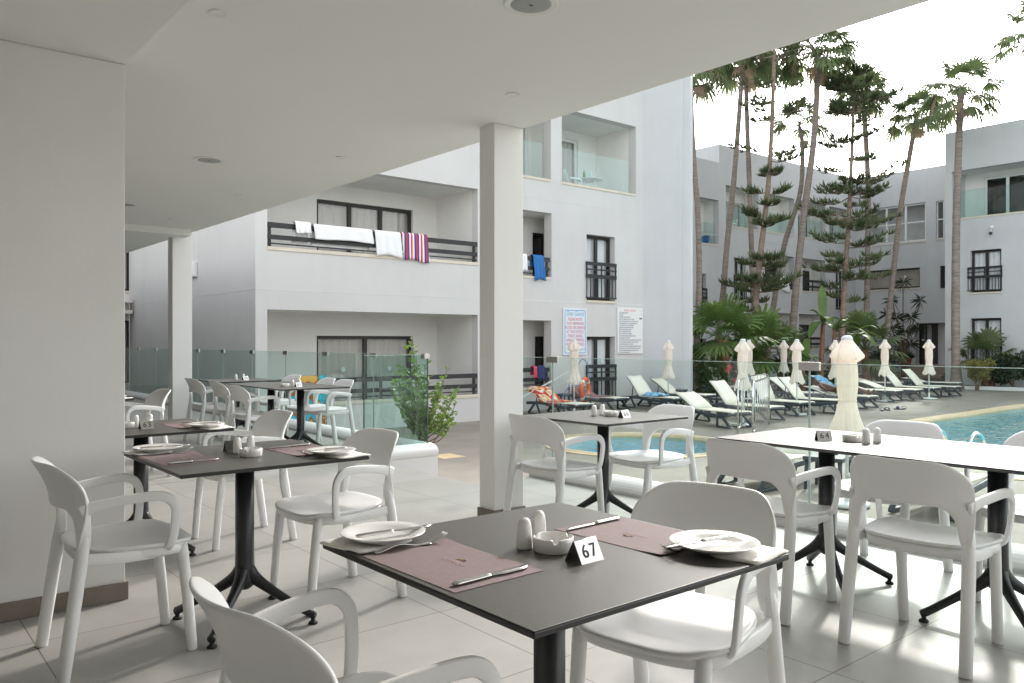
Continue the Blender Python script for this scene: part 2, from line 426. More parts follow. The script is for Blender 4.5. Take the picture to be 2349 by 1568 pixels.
pillar(3.42, 3.68, 11.35, 11.55, CEIL, 'farthest slim white pillar, behind the white chairs at the left')
mb = MB().box(.2, .203, 4.155, 4.168, .002, .084)
def downlight(x, y, label):
    u, v = flr(x, y, CEIL)
    r = empty('ceiling_light', (u, v, CEIL), 0, label, 'ceiling light', 'round recessed ceiling lights')
    MB().lathe([(.036, -.001), (.044, -.001), (.044, -.005), (.040, -.007), (.036, -.0055)], 28).build('trim_ring', 'trim_white', r, smooth=True)
    MB().lathe([(.0001, -.0012), (.036, -.0045), (.036, -.0012), (.0001, -.001)], 28).build('diffuser', 'lamp_inner', r, smooth=True)
def ceil_speaker(x, y, label):
    u, v = flr(x, y, CEIL)
    r = empty('ceiling_speaker', (u, v, CEIL), 0, label, 'ceiling speaker', 'round ceiling speakers')
    MB().lathe([(.112, -.001), (.125, -.001), (.125, -.004), (.118, -.009), (.112, -.007)], 48).build('trim_ring', 'trim_white', r, smooth=True)
    MB().lathe([(.0001, -.009), (.06, -.0085), (.112, -.006), (.112, -.001), (.0001, -.001)], 48).build('grille', 'speaker_grille', r, smooth=True)
    MB().box(-.01, .01, -.004, .004, -.011, -.0091).build('logo_plate', 'ink', r)
for x, y, l in ((500, 30, 'small round ceiling light at top left, nearest to the camera'),
                (1176, 217, 'small round ceiling light above the middle white pillar'),
                (783, 361, 'small round ceiling light between the middle pillar and the flat speaker'),
                (547, 447, 'small round ceiling light just beyond the left flat speaker'),
                (394, 502, 'small faint ceiling light above the farthest white pillar')):
    downlight(x, y, l)
for x, y, l in ((1218, 8, 'large round ceiling speaker cut by the top edge of the photo'),
                (480, 367, 'round ceiling speaker with white rim in mid ceiling at the left'),
                (289, 469, 'distant round ceiling speaker beside the broad left pillar')):
    ceil_speaker(x, y, l)
# ---------------------------------------------------------------- glass fences
def fence(name, axis, c, a0, a1, joints, label, base=None, z0=.12, z1=1.09):
    """panes along one axis at c; axis 'v' = runs along v at u=c, 'u' = runs along u at v=c"""
    def P(a, d): return (c + d, a) if axis == 'v' else (a, c + d)
    mid = P((a0 + a1) / 2, 0)
    r = empty(name, (mid[0], mid[1], 0), 0, label, 'glass fence')
    def bx(mb, a, b, d0, d1, za, zb):
        p, q = P(a, d0), P(b, d1)
        mb.box(min(p[0], q[0]), max(p[0], q[0]), min(p[1], q[1]), max(p[1], q[1]), za, zb)
    e = [a0] + list(joints) + [a1]
    for i in range(len(e) - 1):
        m = MB(); bx(m, e[i] + .006, e[i + 1] - .006, -.006, .006, z0 - .03, z1); m.build('pane', 'fence_glass' if a0 < 0 else 'fence_glass_green', r, world=True)
        m = MB(); bx(m, e[i] + .006, e[i + 1] - .006, -.0065, .0065, z1 + .0005, z1 + .004)
        m.build('edge_strip', 'edge_green', r, world=True)
    for j in joints:
        m = MB(); bx(m, j - .075, j + .075, -.014, .014, z1 - .045, z1 + .012); m.build('clamp', 'clamp_steel', r, world=True, bevel=.002)
        m = MB(); bx(m, j - .005, j + .005, -.005, .005, z0 - .03, z1 - .046); m.build('joint_strip', 'joint_grey', r, world=True)
    # rounded kerb carrying the glass
    if base:
        n = 12; sec = [(-.145, -.0), (-.15, .02)] + [(-.15 * math.cos(t), .03 + .085 * math.sin(t)) for t in [PI * k / n for k in range(n + 1)]] + [(.15, .02), (.145, 0)]
        sec = [(d, z) for d, z in sec]
        full = [(-.145, DK)] + sec + [(.145, DK)]
        m = MB(); vs = []
        for a in (base[0], base[1]):
            for d, z in full:
                p = P(a, d); vs.append((p[0], p[1], z))
        k = len(full)
        m.add(vs, [(i, i + 1, k + i + 1, k + i) for i in range(k - 1)] + [tuple(range(k))[::-1], tuple(range(k, 2 * k))])
        m.build('kerb', 'stucco_smooth', r, world=True)
    return r
M('edge_green', (.55, .72, .68), rough=.15)
M('joint_grey', (.35, .42, .41), rough=.3)
fence('glass_fence', 'v', 5.0, 7.5, 22.4, [8.71, 9.99, 11.27, 12.55, 13.83, 15.1, 16.4, 17.7, 18.98, 20.3], 'long clear glass fence on a white kerb behind the far left chairs', (7.655, 22.6))
fence('glass_fence', 'u', 7.50, 4.19, 4.985, [], 'short glass fence return standing in front of the leafy laurel shrub', None)
fence('glass_fence', 'v', 5.0, -2.2, 5.95, [.35, 2.904, 5.457], 'long clear glass fence between the terrace tables and the pool', (-2.2, 5.62))
o = MB(); n = 12
full = [(-.135, DK), (-.138, -.02), (-.15, .0)] + [(-.155 * math.cos(PI * k / n), .03 + .085 * math.sin(PI * k / n)) for k in range(n + 1)] + [(.15, .0), (.138, -.02), (.135, DK)]
vs = [(u, 7.50 + d, z) for u in (4.05, 5.03) for d, z in full]; k = len(full)
o.add(vs, [(i, i + 1, k + i + 1, k + i) for i in range(k - 1)] + [(k - 1, 0, k, 2 * k - 1), tuple(range(k))[::-1], tuple(range(k, 2 * k))])
o.build('kerb', 'stucco_smooth', bpy.data.objects['glass_fence.001'], world=True)
MB().box(4.92, 4.99, 7.46, 7.54, 1.05, 1.105).build('clamp', 'clamp_steel', bpy.data.objects['glass_fence.001'], world=True, bevel=.002)
M('edge_dark', (.05, .10, .09), rough=.15)
for u_ in (4.187, 4.980): MB().box(u_, u_ + .009, 7.4935, 7.5065, .10, 1.09).build('edge_strip', 'edge_dark', bpy.data.objects['glass_fence.001'], world=True)
# ================================================================ CHAIR
CP = 'chair_plastic'
def chair_proto():
    r = empty('chair', (0, 0, 0), 0, None, 'chair', 'white plastic armchairs on the terrace')
    # seat
    def outline(t):
        n = 3.1; c, s = math.cos(t), math.sin(t)
        y = math.copysign(abs(s) ** (2 / n), s) * .225
        x = math.copysign(abs(c) ** (2 / n), c) * (.222 + .035 * sm(-.2, .2, y))
        return x, y + .015
    N = 56; m = MB(); rings = (.08, .3, .55, .78, .93, .985, 1.0)
    def hz(x, y, k): return .462 - .016 * (1 - k * k) * (1 if y < .1 else 1 - sm(.1, .24, y) * .6) - .016 * sm(.17, .24, y) + .006 * sm(-.1, -.2, y)
    vs = []
    for k in rings:
        for i in range(N):
            x, y = outline(2 * PI * i / N); x, y = x * k, .015 + (y - .015) * k
            vs.append((x, y, hz(x, y, k) - (.004 if k == 1 else 0)))
    for k in (.985, .9, .5):
        for i in range(N):
            x, y = outline(2 * PI * i / N); x, y = x * k, .015 + (y - .015) * k
            vs.append((x, y, hz(x, y, k) - .016))
    nr = len(rings) + 3
    fs = [(a * N + i, a * N + (i + 1) % N, (a + 1) * N + (i + 1) % N, (a + 1) * N + i) for a in range(nr - 1) for i in range(N)]
    fs += [tuple(range(N))[::-1], tuple((nr - 1) * N + i for i in range(N))]
    m.add(vs, fs).build('seat', CP, r, smooth=True)
    # apron frame under the seat
    m = MB(); vs = []; sec = ((.90, .446), (.965, .441), (.955, .415), (.925, .404), (.88, .404), (.87, .44))
    for k, z in sec:
        for i in range(N):
            x, y = outline(2 * PI * i / N); x, y = x * k, .010 + (y - .015) * k
            if y < -.17: y = -.17 - (abs(y) - .17) * .8
            vs.append((x, y, z + .004 * sm(-.1, -.2, y)))
    q = len(sec)
    m.add(vs, [(a * N + i, a * N + (i + 1) % N, ((a + 1) % q) * N + (i + 1) % N, ((a + 1) % q) * N + i) for a in range(q) for i in range(N)])
    for sg in (-1, 1):
        m.band(spline([(sg * .219, -.192, .436), (sg * .226, -.10, .426), (sg * .218, .03, .421), (sg * .196, .165, .421)], 5), [.056] + [.044] * 13 + [.040, .040], .022, (1, 0, 0))
    for sg in ():      # frame arms out to the rear posts and to the front legs
        m.tube(spline([(sg * .17, -.10, .425), (sg * .205, -.15, .428), (sg * .222, -.188, .435)], 4), [.016] * 4 + [.019] * 4 + [.021], 10)
        m.tube([(sg * .17, .13, .425), (sg * .20, .16, .426)], .018, 10)
    m.build('seat_frame', CP, r, smooth=True)
    # backrest, one shell with its two posts
    S = [math.sin(PI / 2 * k / 15) for k in range(-15, 16)]
    S = sorted(set([round(x, 4) for x in S] + [-.78, .78, -.72, .72, -.6, .6]))
    rows = 9; hw = .236
    def zt(s): return .682 + .108 * (max(0., 1 - (max(0., abs(s) - .5) / .5) ** 2.15)) ** .5
    def zb(s):
        a = abs(s); t = min(1., max(0., (a - .48) / .33)); return .452 + .158 * max(0., 1 - t ** 2.3) ** (1 / 2.3)
    def ym(s, z):
        T = ((.44, -.189), (.50, -.180), (.56, -.171), (.62, -.167), (.67, -.174), (.72, -.194), (.76, -.215), (.80, -.242))
        for (a, p), (b, q) in zip(T, T[1:]):
            if z <= b: e = p + (q - p) * max(0, z - a) / (b - a); break
        else: e = q
        return e - .082 * (1 - s * s) * sm(.47, .615, z)
    G = []
    for s in S:
        G.append([(hw * s, ym(s, zb(s) + (zt(s) - zb(s)) * k / (rows - 1)), zb(s) + (zt(s) - zb(s)) * k / (rows - 1)) for k in range(rows)])
    def th(i, j): 
        a = abs(S[i]); z = G[i][j][2]
        return .0125 + .028 * sm(.62, .86, a) * (1 - sm(.50, .67, z))
    MB().grid(G, th).build('backrest', CP, r, smooth=True, sub=1)
    for sg in (-1, 1):
        m = MB(); m.tube([(sg * .2315, -.2525, 0), (sg * .2312, -.2515, .004), (sg * .228, -.221, .22), (sg * .2215, -.191, .43), (sg * .2195, -.182, .49), (sg * .2195, -.176, .54)], [.021, .0235, .0245, .0245, .022, .014], 20)
        l = m.build('leg', CP, r, smooth=True)
        MB().lathe([(.0238, .0), (.0238, .003), (.01, .003)], 16, (sg * .2315, -.2525, -.0005)).build('glide', 'lamp_inner', l)
        m = MB(); m.tube([(sg * .188, .2175, 0), (sg * .188, .217, .004), (sg * .1885, .199, .22), (sg * .190, .178, .41), (sg * .190, .176, .436)], [.018, .0205, .0215, .0225, .021], 20)
        l = m.build('leg', CP, r, smooth=True)
        MB().lathe([(.0208, .0), (.0208, .003), (.01, .003)], 16, (sg * .188, .2175, -.0005)).build('glide', 'lamp_inner', l)
        pts = spline([(sg * .224, -.196, .608), (sg * .234, -.145, .628), (sg * .253, -.05, .643), (sg * .266, .05, .649), (sg * .270, .098, .638), (sg * .269, .128, .600), (sg * .262, .130, .53), (sg * .252, .122, .468), (sg * .236, .110, .440), (sg * .195, .10, .426)], 5)
        w = [.038 + .012 * (1 - sm(0, 8, i)) - .006 * sm(20, 26, i) for i in range(len(pts))]
        MB().band(pts, w, .017, (1, 0, 0)).build('armrest', CP, r, smooth=True)
    return r
CH = chair_proto(); chu = [False]
E_, W_ = -PI / 2, PI / 2       # facing +u / facing -u
def chair(u, v, rz, label): return place(CH, chu, (u, v, 0), rz, label)
chair(.864, 3.515, E_ - R(1), 'large white armchair at the far left in front of the broad pillar')
chair(.80, 1.45, E_ + R(1), 'white armchair cut by the bottom edge, its back towards the camera')
chair(1.82, 1.49, W_ + R(11), 'white armchair pushed under table 67 with a sunlit seat')
chair(1.83, 3.585, W_ + R(2), 'white armchair facing left beyond the plates of the second laid table')
chair(1.915, 5.0, W_ - R(.5), 'white armchair behind the table marked 63')
chair(2.05, 7.95, W_ + R(2), 'small white armchair seen between the broad pillar and the far pillar')
chair(3.515, 3.79, E_ + R(2), 'white armchair at the left of table 66 beside the middle pillar')
chair(4.26, 3.68, W_ - R(6), 'white armchair behind table 66, with the little round pool behind it')
chair(3.425, 2.188, E_ - R(.5), 'white armchair with its back to us at the table marked 64')
chair(4.335, 2.08, W_ + R(1), 'white armchair on the pool side of the table marked 64')
chair(3.425, 1.462, E_ + R(1.6), 'big white armchair at lower right before the unmarked bright table')
chair(4.38, 1.36, W_ - R(2), 'white armchair cut by the right edge of the photo on the pool side')
chair(3.55, 10.2, E_ + R(2), 'leftmost white armchair at the far table marked 59')
chair(3.50, 9.2, E_ - R(2), 'middle white armchair of the three backs at the far tables')
chair(3.43, 8.47, E_ + R(1), 'nearest of the three white armchair backs at table 61')
chair(4.42, 10.26, W_ + R(3), 'farthest white armchair along the glass fence behind table 59')
chair(4.34, 9.12, W_ - R(2), 'white armchair by the glass fence, second from the laurel shrub')
chair(4.32, 8.62, W_ + R(2), 'white armchair by the glass fence, closest to the laurel shrub')
# ================================================================ TABLE
def table_proto():
    r = empty('table', (0, 0, 0), 0, None, 'table', 'square black pedestal tables')
    h = .3995
    MB().box(-h + .0012, h - .0012, -h + .0012, h - .0012, .7386, .74).build('tabletop', 'laminate', r, bevel=.0008)
    MB().box(-h, h, -h, h, .725, .7385).build('core_board', 'table_edge', r, bevel=.0035)
    MB().box(-.15, .15, -.15, .15, .714, .7248).build('mounting_plate', 'black_metal', r, bevel=.002)
    N = 24; m = MB(); vs = []
    zs = ((.7138, .0385), (.30, .0385), (.25, .040), (.21, .0445), (.185, .047), (.16, .040), (.145, .02))
    for z, rad in zs:
        for i in range(N):
            t = 2 * PI * i / N + PI / 8
            k = 1 / max(abs(math.cos(t - PI / 4 * round(t / (PI / 4)))), .5)   # eight flats, softened
            k = .55 * k + .45
            vs.append((rad * k * math.cos(t), rad * k * math.sin(t), z))
    m.add(vs, [(a * N + i, a * N + (i + 1) % N, (a + 1) * N + (i + 1) % N, (a + 1) * N + i) for a in range(len(zs) - 1) for i in range(N)] + [tuple(range(N))[::-1], tuple((len(zs) - 1) * N + i for i in range(N))])
    m.build('column', 'black_metal', r, smooth=True)
    for k in range(4):
        a = PI / 4 + k * PI / 2; c, s = math.cos(a), math.sin(a)
        pts = spline([(c * q, s * q, z) for q, z in ((.015, .235), (.045, .196), (.10, .157), (.20, .098), (.30, .044), (.325, .036))], 4)
        rad = [.030 - .0125 * sm(0, 14, i) for i in range(len(pts))]; rad[-1] = .012
        l = MB().tube(pts, rad, 14).build('leg', 'black_metal', r, smooth=True)
        MB().lathe([(.019, 0), (.021, .004), (.018, .010), (.010, .013), (.010, .03)], 16, (c * .312, s * .312, 0)).build('foot_glide', 'rubber', l, smooth=True)
    return r
TB = table_proto(); tbu = [False]
TABLES = {}
def table(key, u, v, label):
    TABLES[key] = (u - .4, v - .4); place(TB, tbu, (u, v, 0), 0, label)
table('67', 1.314, 1.446, 'nearest dark square table, laid for two, with number 67')
table('68', 1.366, 3.51, 'laid dark table in the left middle, its number stand seen from behind')
table('63', 1.33, 5.0, 'laid dark table with number 63 beside the broad pillar')
table('xx', 1.55, 7.94, 'distant dark table mostly hidden by the broad pillar')
table('66', 3.93, 3.79, 'pale gleaming table with number 66 beside the middle pillar')
table('64', 3.90, 2.17, 'bright gleaming table with number 64 near the glass fence')
table('rr', 3.90, 1.368, 'glaring white-lit table at the right edge, joined to table 64')
table('61', 3.9, 8.4, 'dark table with number 61 near the laurel shrub')
table('6b', 3.9, 9.202, 'unmarked dark table joined to the far end of table 61')
table('59', 3.96, 10.35, 'farthest dark table by the glass fence, with number 59')
# ================================================================ TABLEWARE
TT = .74
def plate_p():
    prof = [(.0005, .006), (.05, .006), (.066, .0065), (.078, .0125), (.1045, .021), (.106, .0205), (.1055, .0185), (.082, .0085), (.066, .0015), (.062, 0), (.056, 0), (.054, .0025), (.0005, .0025)]
    return tag(MB().lathe(prof, 56).build('dinner_plate', 'porcelain', smooth=True), None, 'plate', 'white dinner plates')
def ash_p():
    prof = [(.0005, .006), (.036, .006), (.042, .010), (.0445, .033), (.0465, .0345), (.0488, .033), (.0495, .02), (.048, .003), (.046, 0), (.0005, 0)]
    def wz(i, t, r, z):
        if i in (3, 4, 5):
            for k in range(3):
                d = abs((t - .6 - k * 2 * PI / 3 + PI) % (2 * PI) - PI)
                if d < .12: return z - .009
        return z
    return tag(MB().lathe(prof, 72, warp=wz).build('ashtray', 'porcelain', smooth=True, bevel=0), None, 'ashtray', 'white round ashtrays')
def shaker_p():
    r = empty('shaker', (0, 0, 0), 0, None, 'shaker', 'white salt and pepper shakers')
    prof = [(.0005, 0), (.0185, 0), (.0198, .003), (.0195, .012), (.0178, .045), (.017, .050), (.0168, .056), (.0155, .063), (.0118, .070), (.006, .0735), (.0005, .0745)]
    MB().lathe(prof, 32).build('pot', 'porcelain', r, smooth=True)
    m = MB()
    for k in range(5): m.lathe([(.0004, .0), (.0009, .0), (.0009, .0006), (.0004, .0006)], 8, (.0045 * math.cos(k * 1.257), .0045 * math.sin(k * 1.257), .0739))
    m.build('holes', 'ink', r)
    return r
def knife_p():
    r = empty('knife', (0, 0, 0), 0, None, 'knife', 'steel table knives')
    n = 14; rows = []
    for i in range(n + 1):
        t = i / n; x = -.105 + .10 * t; w = .0075 + .002 * (1 - t) - (.003 if i == 0 else 0)
        rows.append((x, w, .0042 - (.002 if i in (0, n) else 0) + .0006 * (1 - t)))
    m = MB(); vs = []
    for x, w, h in rows:
        for k in range(10):
            a = 2 * PI * k / 10; vs.append((x, w * math.cos(a), .0048 + h * math.sin(a)))
    m.add(vs, [(a * 10 + i, a * 10 + (i + 1) % 10, (a + 1) * 10 + (i + 1) % 10, (a + 1) * 10 + i) for a in range(n) for i in range(10)] + [tuple(range(10))[::-1], tuple(n * 10 + i for i in range(10))])
    m.build('handle', 'steel', r, smooth=True)
    up, lo = [], []
    for i in range(15):
        t = i / 14; x = -.006 + .118 * t
        a = .0045 + .004 * sm(0, .15, t); b = -.0045 - .0062 * sm(0, .3, t)
        k = max(0, 1 - (max(0, t - .68) / .32) ** 2.2)
        up.append((x, a, .004)); lo.append((x, a + (b - a) * k, .004))
    G = [[u, Vector(u).lerp(Vector(l), .5) + Vector((0, 0, .0006)), l] for u, l in zip(up, lo)]
    MB().grid(G, .0016).build('blade', 'steel', r, smooth=True)
    return r
def fork_p():
    r = empty('fork', (0, 0, 0), 0, None, 'fork', 'steel table forks')
    G = []
    for i in range(25):
        t = i / 24; x = -.10 + .152 * t
        w = .0085 - .0055 * sm(.05, .62, t) + .009 * sm(.80, 1., t)
        z = .002 + .011 * math.sin(PI * sm(0, .84, t)) * .9 + .001 * sm(.8, 1, t)
        G.append([(x, -w, z), (x, -w * .5, z + .0009), (x, 0, z + .0012), (x, w * .5, z + .0009), (x, w, z)])
    MB().grid(G, .0022).build('handle', 'steel', r, smooth=True)
    for k in range(4):
        y = -.0093 + .0062 * k
        pts = [(.050 + .048 * i / 6, y * (1 + .06 * i / 6), .003 + .020 * (i / 6) ** 1.7) for i in range(7)]
        MB().tube(pts, [.0019] * 5 + [.0015, .0008], 6).build('tine', 'steel', r, smooth=True)
    return r
def napkin_p():
    G = []
    for i in range(9):
        G.append([(-.08 + .02 * i, -.08 + .02 * j, .0035 + .0012 * math.sin(i * 1.1 + j * .7) + (.0035 if (i in (0, 8) and j < 3) else 0)) for j in range(9)])
    m = MB().grid(G, .005)
    return tag(m.build('napkin', 'napkin_paper', smooth=True), None, 'napkin', 'folded white paper napkins')
def mat_p():
    r = empty('placemat', (0, 0, 0), 0, None, 'placemat', 'dusty mauve paper placemats')
    G = []
    for i in range(13):
        G.append([(-.12 + .02 * i, -.18 + .024 * j, .0008 + .0035 * sm(9, 12, i) * sm(10, 15, j) ** 2) for j in range(16)])
    MB().grid(G, .0006).build('sheet', 'mat_paper', r)
    text('anthea', .030, 'mat_print', 'wordmark', r, (.012, 0, .0019), (0, 0, -PI / 2), ext=.0001, space=1.12)
    m = MB()
    for k in range(5):
        a = PI / 2 + (k - 2) * .62
        m.tube([(.03 + .004 * math.sin(0), .0, 0.0020)] + [(.028 + .010 * math.sin(a) + .004 * math.cos(q) * math.sin(a) + .004 * math.sin(q) * math.cos(a), .012 * math.cos(a) + .004 * math.cos(q) * math.cos(a) - .004 * math.sin(q) * math.sin(a), .0020) for q in [2 * PI * i / 10 for i in range(11)]], .0005, 5)
    m.build('flower_emblem', 'mat_gold', r)
    return r
def stand(num, u, v, rz, label, back=False):
    r = empty('number_stand', (u, v, TT), rz, label, 'number stand', 'folded steel table number stands')
    w, d, h, t = .036, .0275, .048, .0012
    def sheet(y0):
        m = MB(); m.add([(-w, y0, 0), (w, y0, 0), (w, y0 * .06, h), (-w, y0 * .06, h), (-w, y0 * .94 + 0, 0), (w, y0 * .94, 0), (w, y0 * .02, h - .002), (-w, y0 * .02, h - .002)],
                        [(0, 1, 2, 3), (7, 6, 5, 4), (0, 4, 5, 1), (1, 5, 6, 2), (2, 6, 7, 3), (3, 7, 4, 0)])
        return m
    sheet(-d).build('front_plate', 'brushed_steel', r); sheet(d).build('back_plate', 'dark_steel', r)
    MB().tube([(-w, 0, h - .0012), (w, 0, h - .0012)], .0019, 10).build('fold', 'brushed_steel', r, smooth=True)
    tilt = math.atan2(h, d)
    n = Vector((0, -math.sin(tilt), math.cos(tilt)))
    p = Vector((0, -d * .56, h * .48)) + n * .0007
    text(num, .044, 'ink', 'digits', r, p, (tilt, 0, 0), ext=.0002, space=1.25, width=.95)
    return r
PL, plu = plate_p(), [False]; AS, asu = ash_p(), [False]; SH, shu = shaker_p(), [False]
KN, knu = knife_p(), [False]; FO, fou = fork_p(), [False]; NA, nau = napkin_p(), [False]; MT, mtu = mat_p(), [False]
def pos(k, a, b, z=TT): return (TABLES[k][0] + a, TABLES[k][1] + b, z)
def kit(k, name, sh1, sh2, ash):
    place(SH, shu, pos(k, *sh1), .4, f'white ceramic shaker nearer the ashtray on {name}')
    place(SH, shu, pos(k, *sh2), 1.4, f'white ceramic shaker farther from the ashtray on {name}')
    place(AS, asu, pos(k, *ash), R(200), f'round white ashtray on {name}')
def setting(k, name, side, left=True, d=(0, 0)):
    """one place setting; side 'near' = diner at -u, 'far' = diner at +u"""
    f = (lambda a, b: (a, b)) if left else (lambda a, b: (.8 - a, .8 - b))
    g = 0 if left else PI
    who = f'{side} place of {name}'
    mz = TT + .0002
    place(MT, mtu, pos(k, *f(.136, .442), mz), g + R(1), f'mauve paper placemat at the {who}')
    place(KN, knu, pos(k, *f(.145, .298), TT + .0018), g + R(2), f'steel knife lying on the placemat at the {who}')
    place(FO, fou, pos(k, *f(.143, .614), TT + .0016), g + R(-2 if left else 3), f'steel fork lying on the placemat edge at the {who}')
    place(NA, nau, pos(k, *f(.080, .722), TT), g + R(8), f'folded white napkin under the plate at the {who}')
    place(PL, plu, pos(k, *(f(.124, .715) if left else f(.118, .672)), TT + .0062), 0, f'white dinner plate at the {who}')
    place(KN, knu, pos(k, *(f(.150, .700) if left else f(.15, .655)), TT + .0215), g + R(-4 if left else -10), f'steel knife lying across the plate at the {who}')
n67, n68, n63 = 'table 67', 'the left middle table', 'table 63'
setting('67', n67, 'near'); setting('67', n67, 'far', False)
kit('67', n67, (.353, .438), (.436, .480), (.394, .380))
stand('67', *pos('67', .392, .272)[:2], R(1), 'steel tent stand cut with number 67 on the nearest table')
setting('68', n68, 'near'); setting('68', n68, 'far', False)
kit('68', n68, (.385, .447), (.455, .47), (.402, .335))
stand('68', *pos('68', .40, .545)[:2], R(176), 'number stand seen edge-on from behind beside the shakers, dark side showing')
setting('63', n63, 'far', False)
kit('63', n63, (.375, .415), (.455, .425), (.33, .43))
stand('63', *pos('63', .402, .30)[:2], R(2), 'steel tent stand with number 63')
place(PL, plu, pos('xx', .66, .10, TT + .0062), 0, 'white plate on the distant table half hidden by the broad pillar')
place(NA, nau, pos('xx', .70, .09), R(20), 'white napkin on the distant table half hidden by the broad pillar')
kit('66', 'table 66', (.345, .43), (.44, .445), (.42, .345))
stand('66', *pos('66', .43, .235)[:2], R(0), 'steel tent stand with number 66')
kit('64', 'table 64', (.36, .17), (.44, .155), (.40, .26))
stand('64', *pos('64', .325, .375)[:2], R(-42), 'steel tent stand with number 64')
kit('61', 'table 61', (.34, .47), (.42, .47), (.25, .47))
stand('61', *pos('61', .36, .37)[:2], R(4), 'small bright number stand reading 61')
place(SH, shu, pos('59', .36, .42), .4, 'left shaker of the pair on the farthest table 59')
place(SH, shu, pos('59', .47, .45), .4, 'right shaker of the pair on the farthest table 59')
stand('59', *pos('59', .45, .33)[:2], R(4), 'small bright number stand reading 59')
# ================================================================ BUILDINGS
def RV(v, xl, xr, xref, yt, yb):
    return (onv(xl, 700, v)[0], onv(xr, 700, v)[0], onv(xref, yb, v)[1], onv(xref, yt, v)[1])
def RU(u, xl, xr, xref, yt, yb):
    return (onu(xr, 700, u)[0], onu(xl, 700, u)[0], onu(xref, yb, u)[1], onu(xref, yt, u)[1])
def PT(ax, c, a, z): return (a, c, z) if ax == 'v' else (c, a, z)
def BX(mb, ax, c0, c1, a0, a1, z0, z1):
    if ax == 'v': mb.box(a0, a1, c0, c1, z0, z1)
    else: mb.box(c0, c1, a0, a1, z0, z1)
def wall(mb, ax, c, a0, a1, z0, z1, holes=(), th=.22):
    A = sorted(set([a0, a1] + [x for h in holes for x in h[:2] if a0 < x < a1]))
    Zs = sorted(set([z0, z1] + [x for h in holes for x in h[2:4] if z0 < x < z1]))
    def solid(i, j):
        if i < 0 or j < 0 or i >= len(A) - 1 or j >= len(Zs) - 1: return False
        x, y = (A[i] + A[i + 1]) / 2, (Zs[j] + Zs[j + 1]) / 2
        return not any(h[0] < x < h[1] and h[2] < y < h[3] for h in holes)
    for i in range(len(A) - 1):
        for j in range(len(Zs) - 1):
            if not solid(i, j): continue
            p, q, r, s = A[i], A[i + 1], Zs[j], Zs[j + 1]
            for cc in (c, c + th):
                mb.add([PT(ax, cc, p, r), PT(ax, cc, q, r), PT(ax, cc, q, s), PT(ax, cc, p, s)], [(0, 1, 2, 3)])
            for (di, dj, e) in ((-1, 0, ((p, r), (p, s))), (1, 0, ((q, r), (q, s))), (0, -1, ((p, r), (q, r))), (0, 1, ((p, s), (q, s)))):
                if not solid(i + di, j + dj):
                    (x1, y1), (x2, y2) = e
                    mb.add([PT(ax, c, x1, y1), PT(ax, c, x2, y2), PT(ax, c + th, x2, y2), PT(ax, c + th, x1, y1)], [(0, 1, 2, 3)])
def recess(mb, ax, c, depth, a0, a1, zf, zc, holes=(), th=.22):
    mbs = mb; mb = MB(); mbs.append(mb); c0, c1 = c + th, c + depth
    for a in (a0, a1):
        mb.add([PT(ax, c0, a, zf), PT(ax, c1, a, zf), PT(ax, c1, a, zc), PT(ax, c0, a, zc)], [(0, 1, 2, 3)])
    for z in (zf, zc):
        mb.add([PT(ax, c0, a0, z), PT(ax, c0, a1, z), PT(ax, c1, a1, z), PT(ax, c1, a0, z)], [(0, 1, 2, 3)])
    wall(mb, ax, c1, a0, a1, zf, zc, holes, .18)
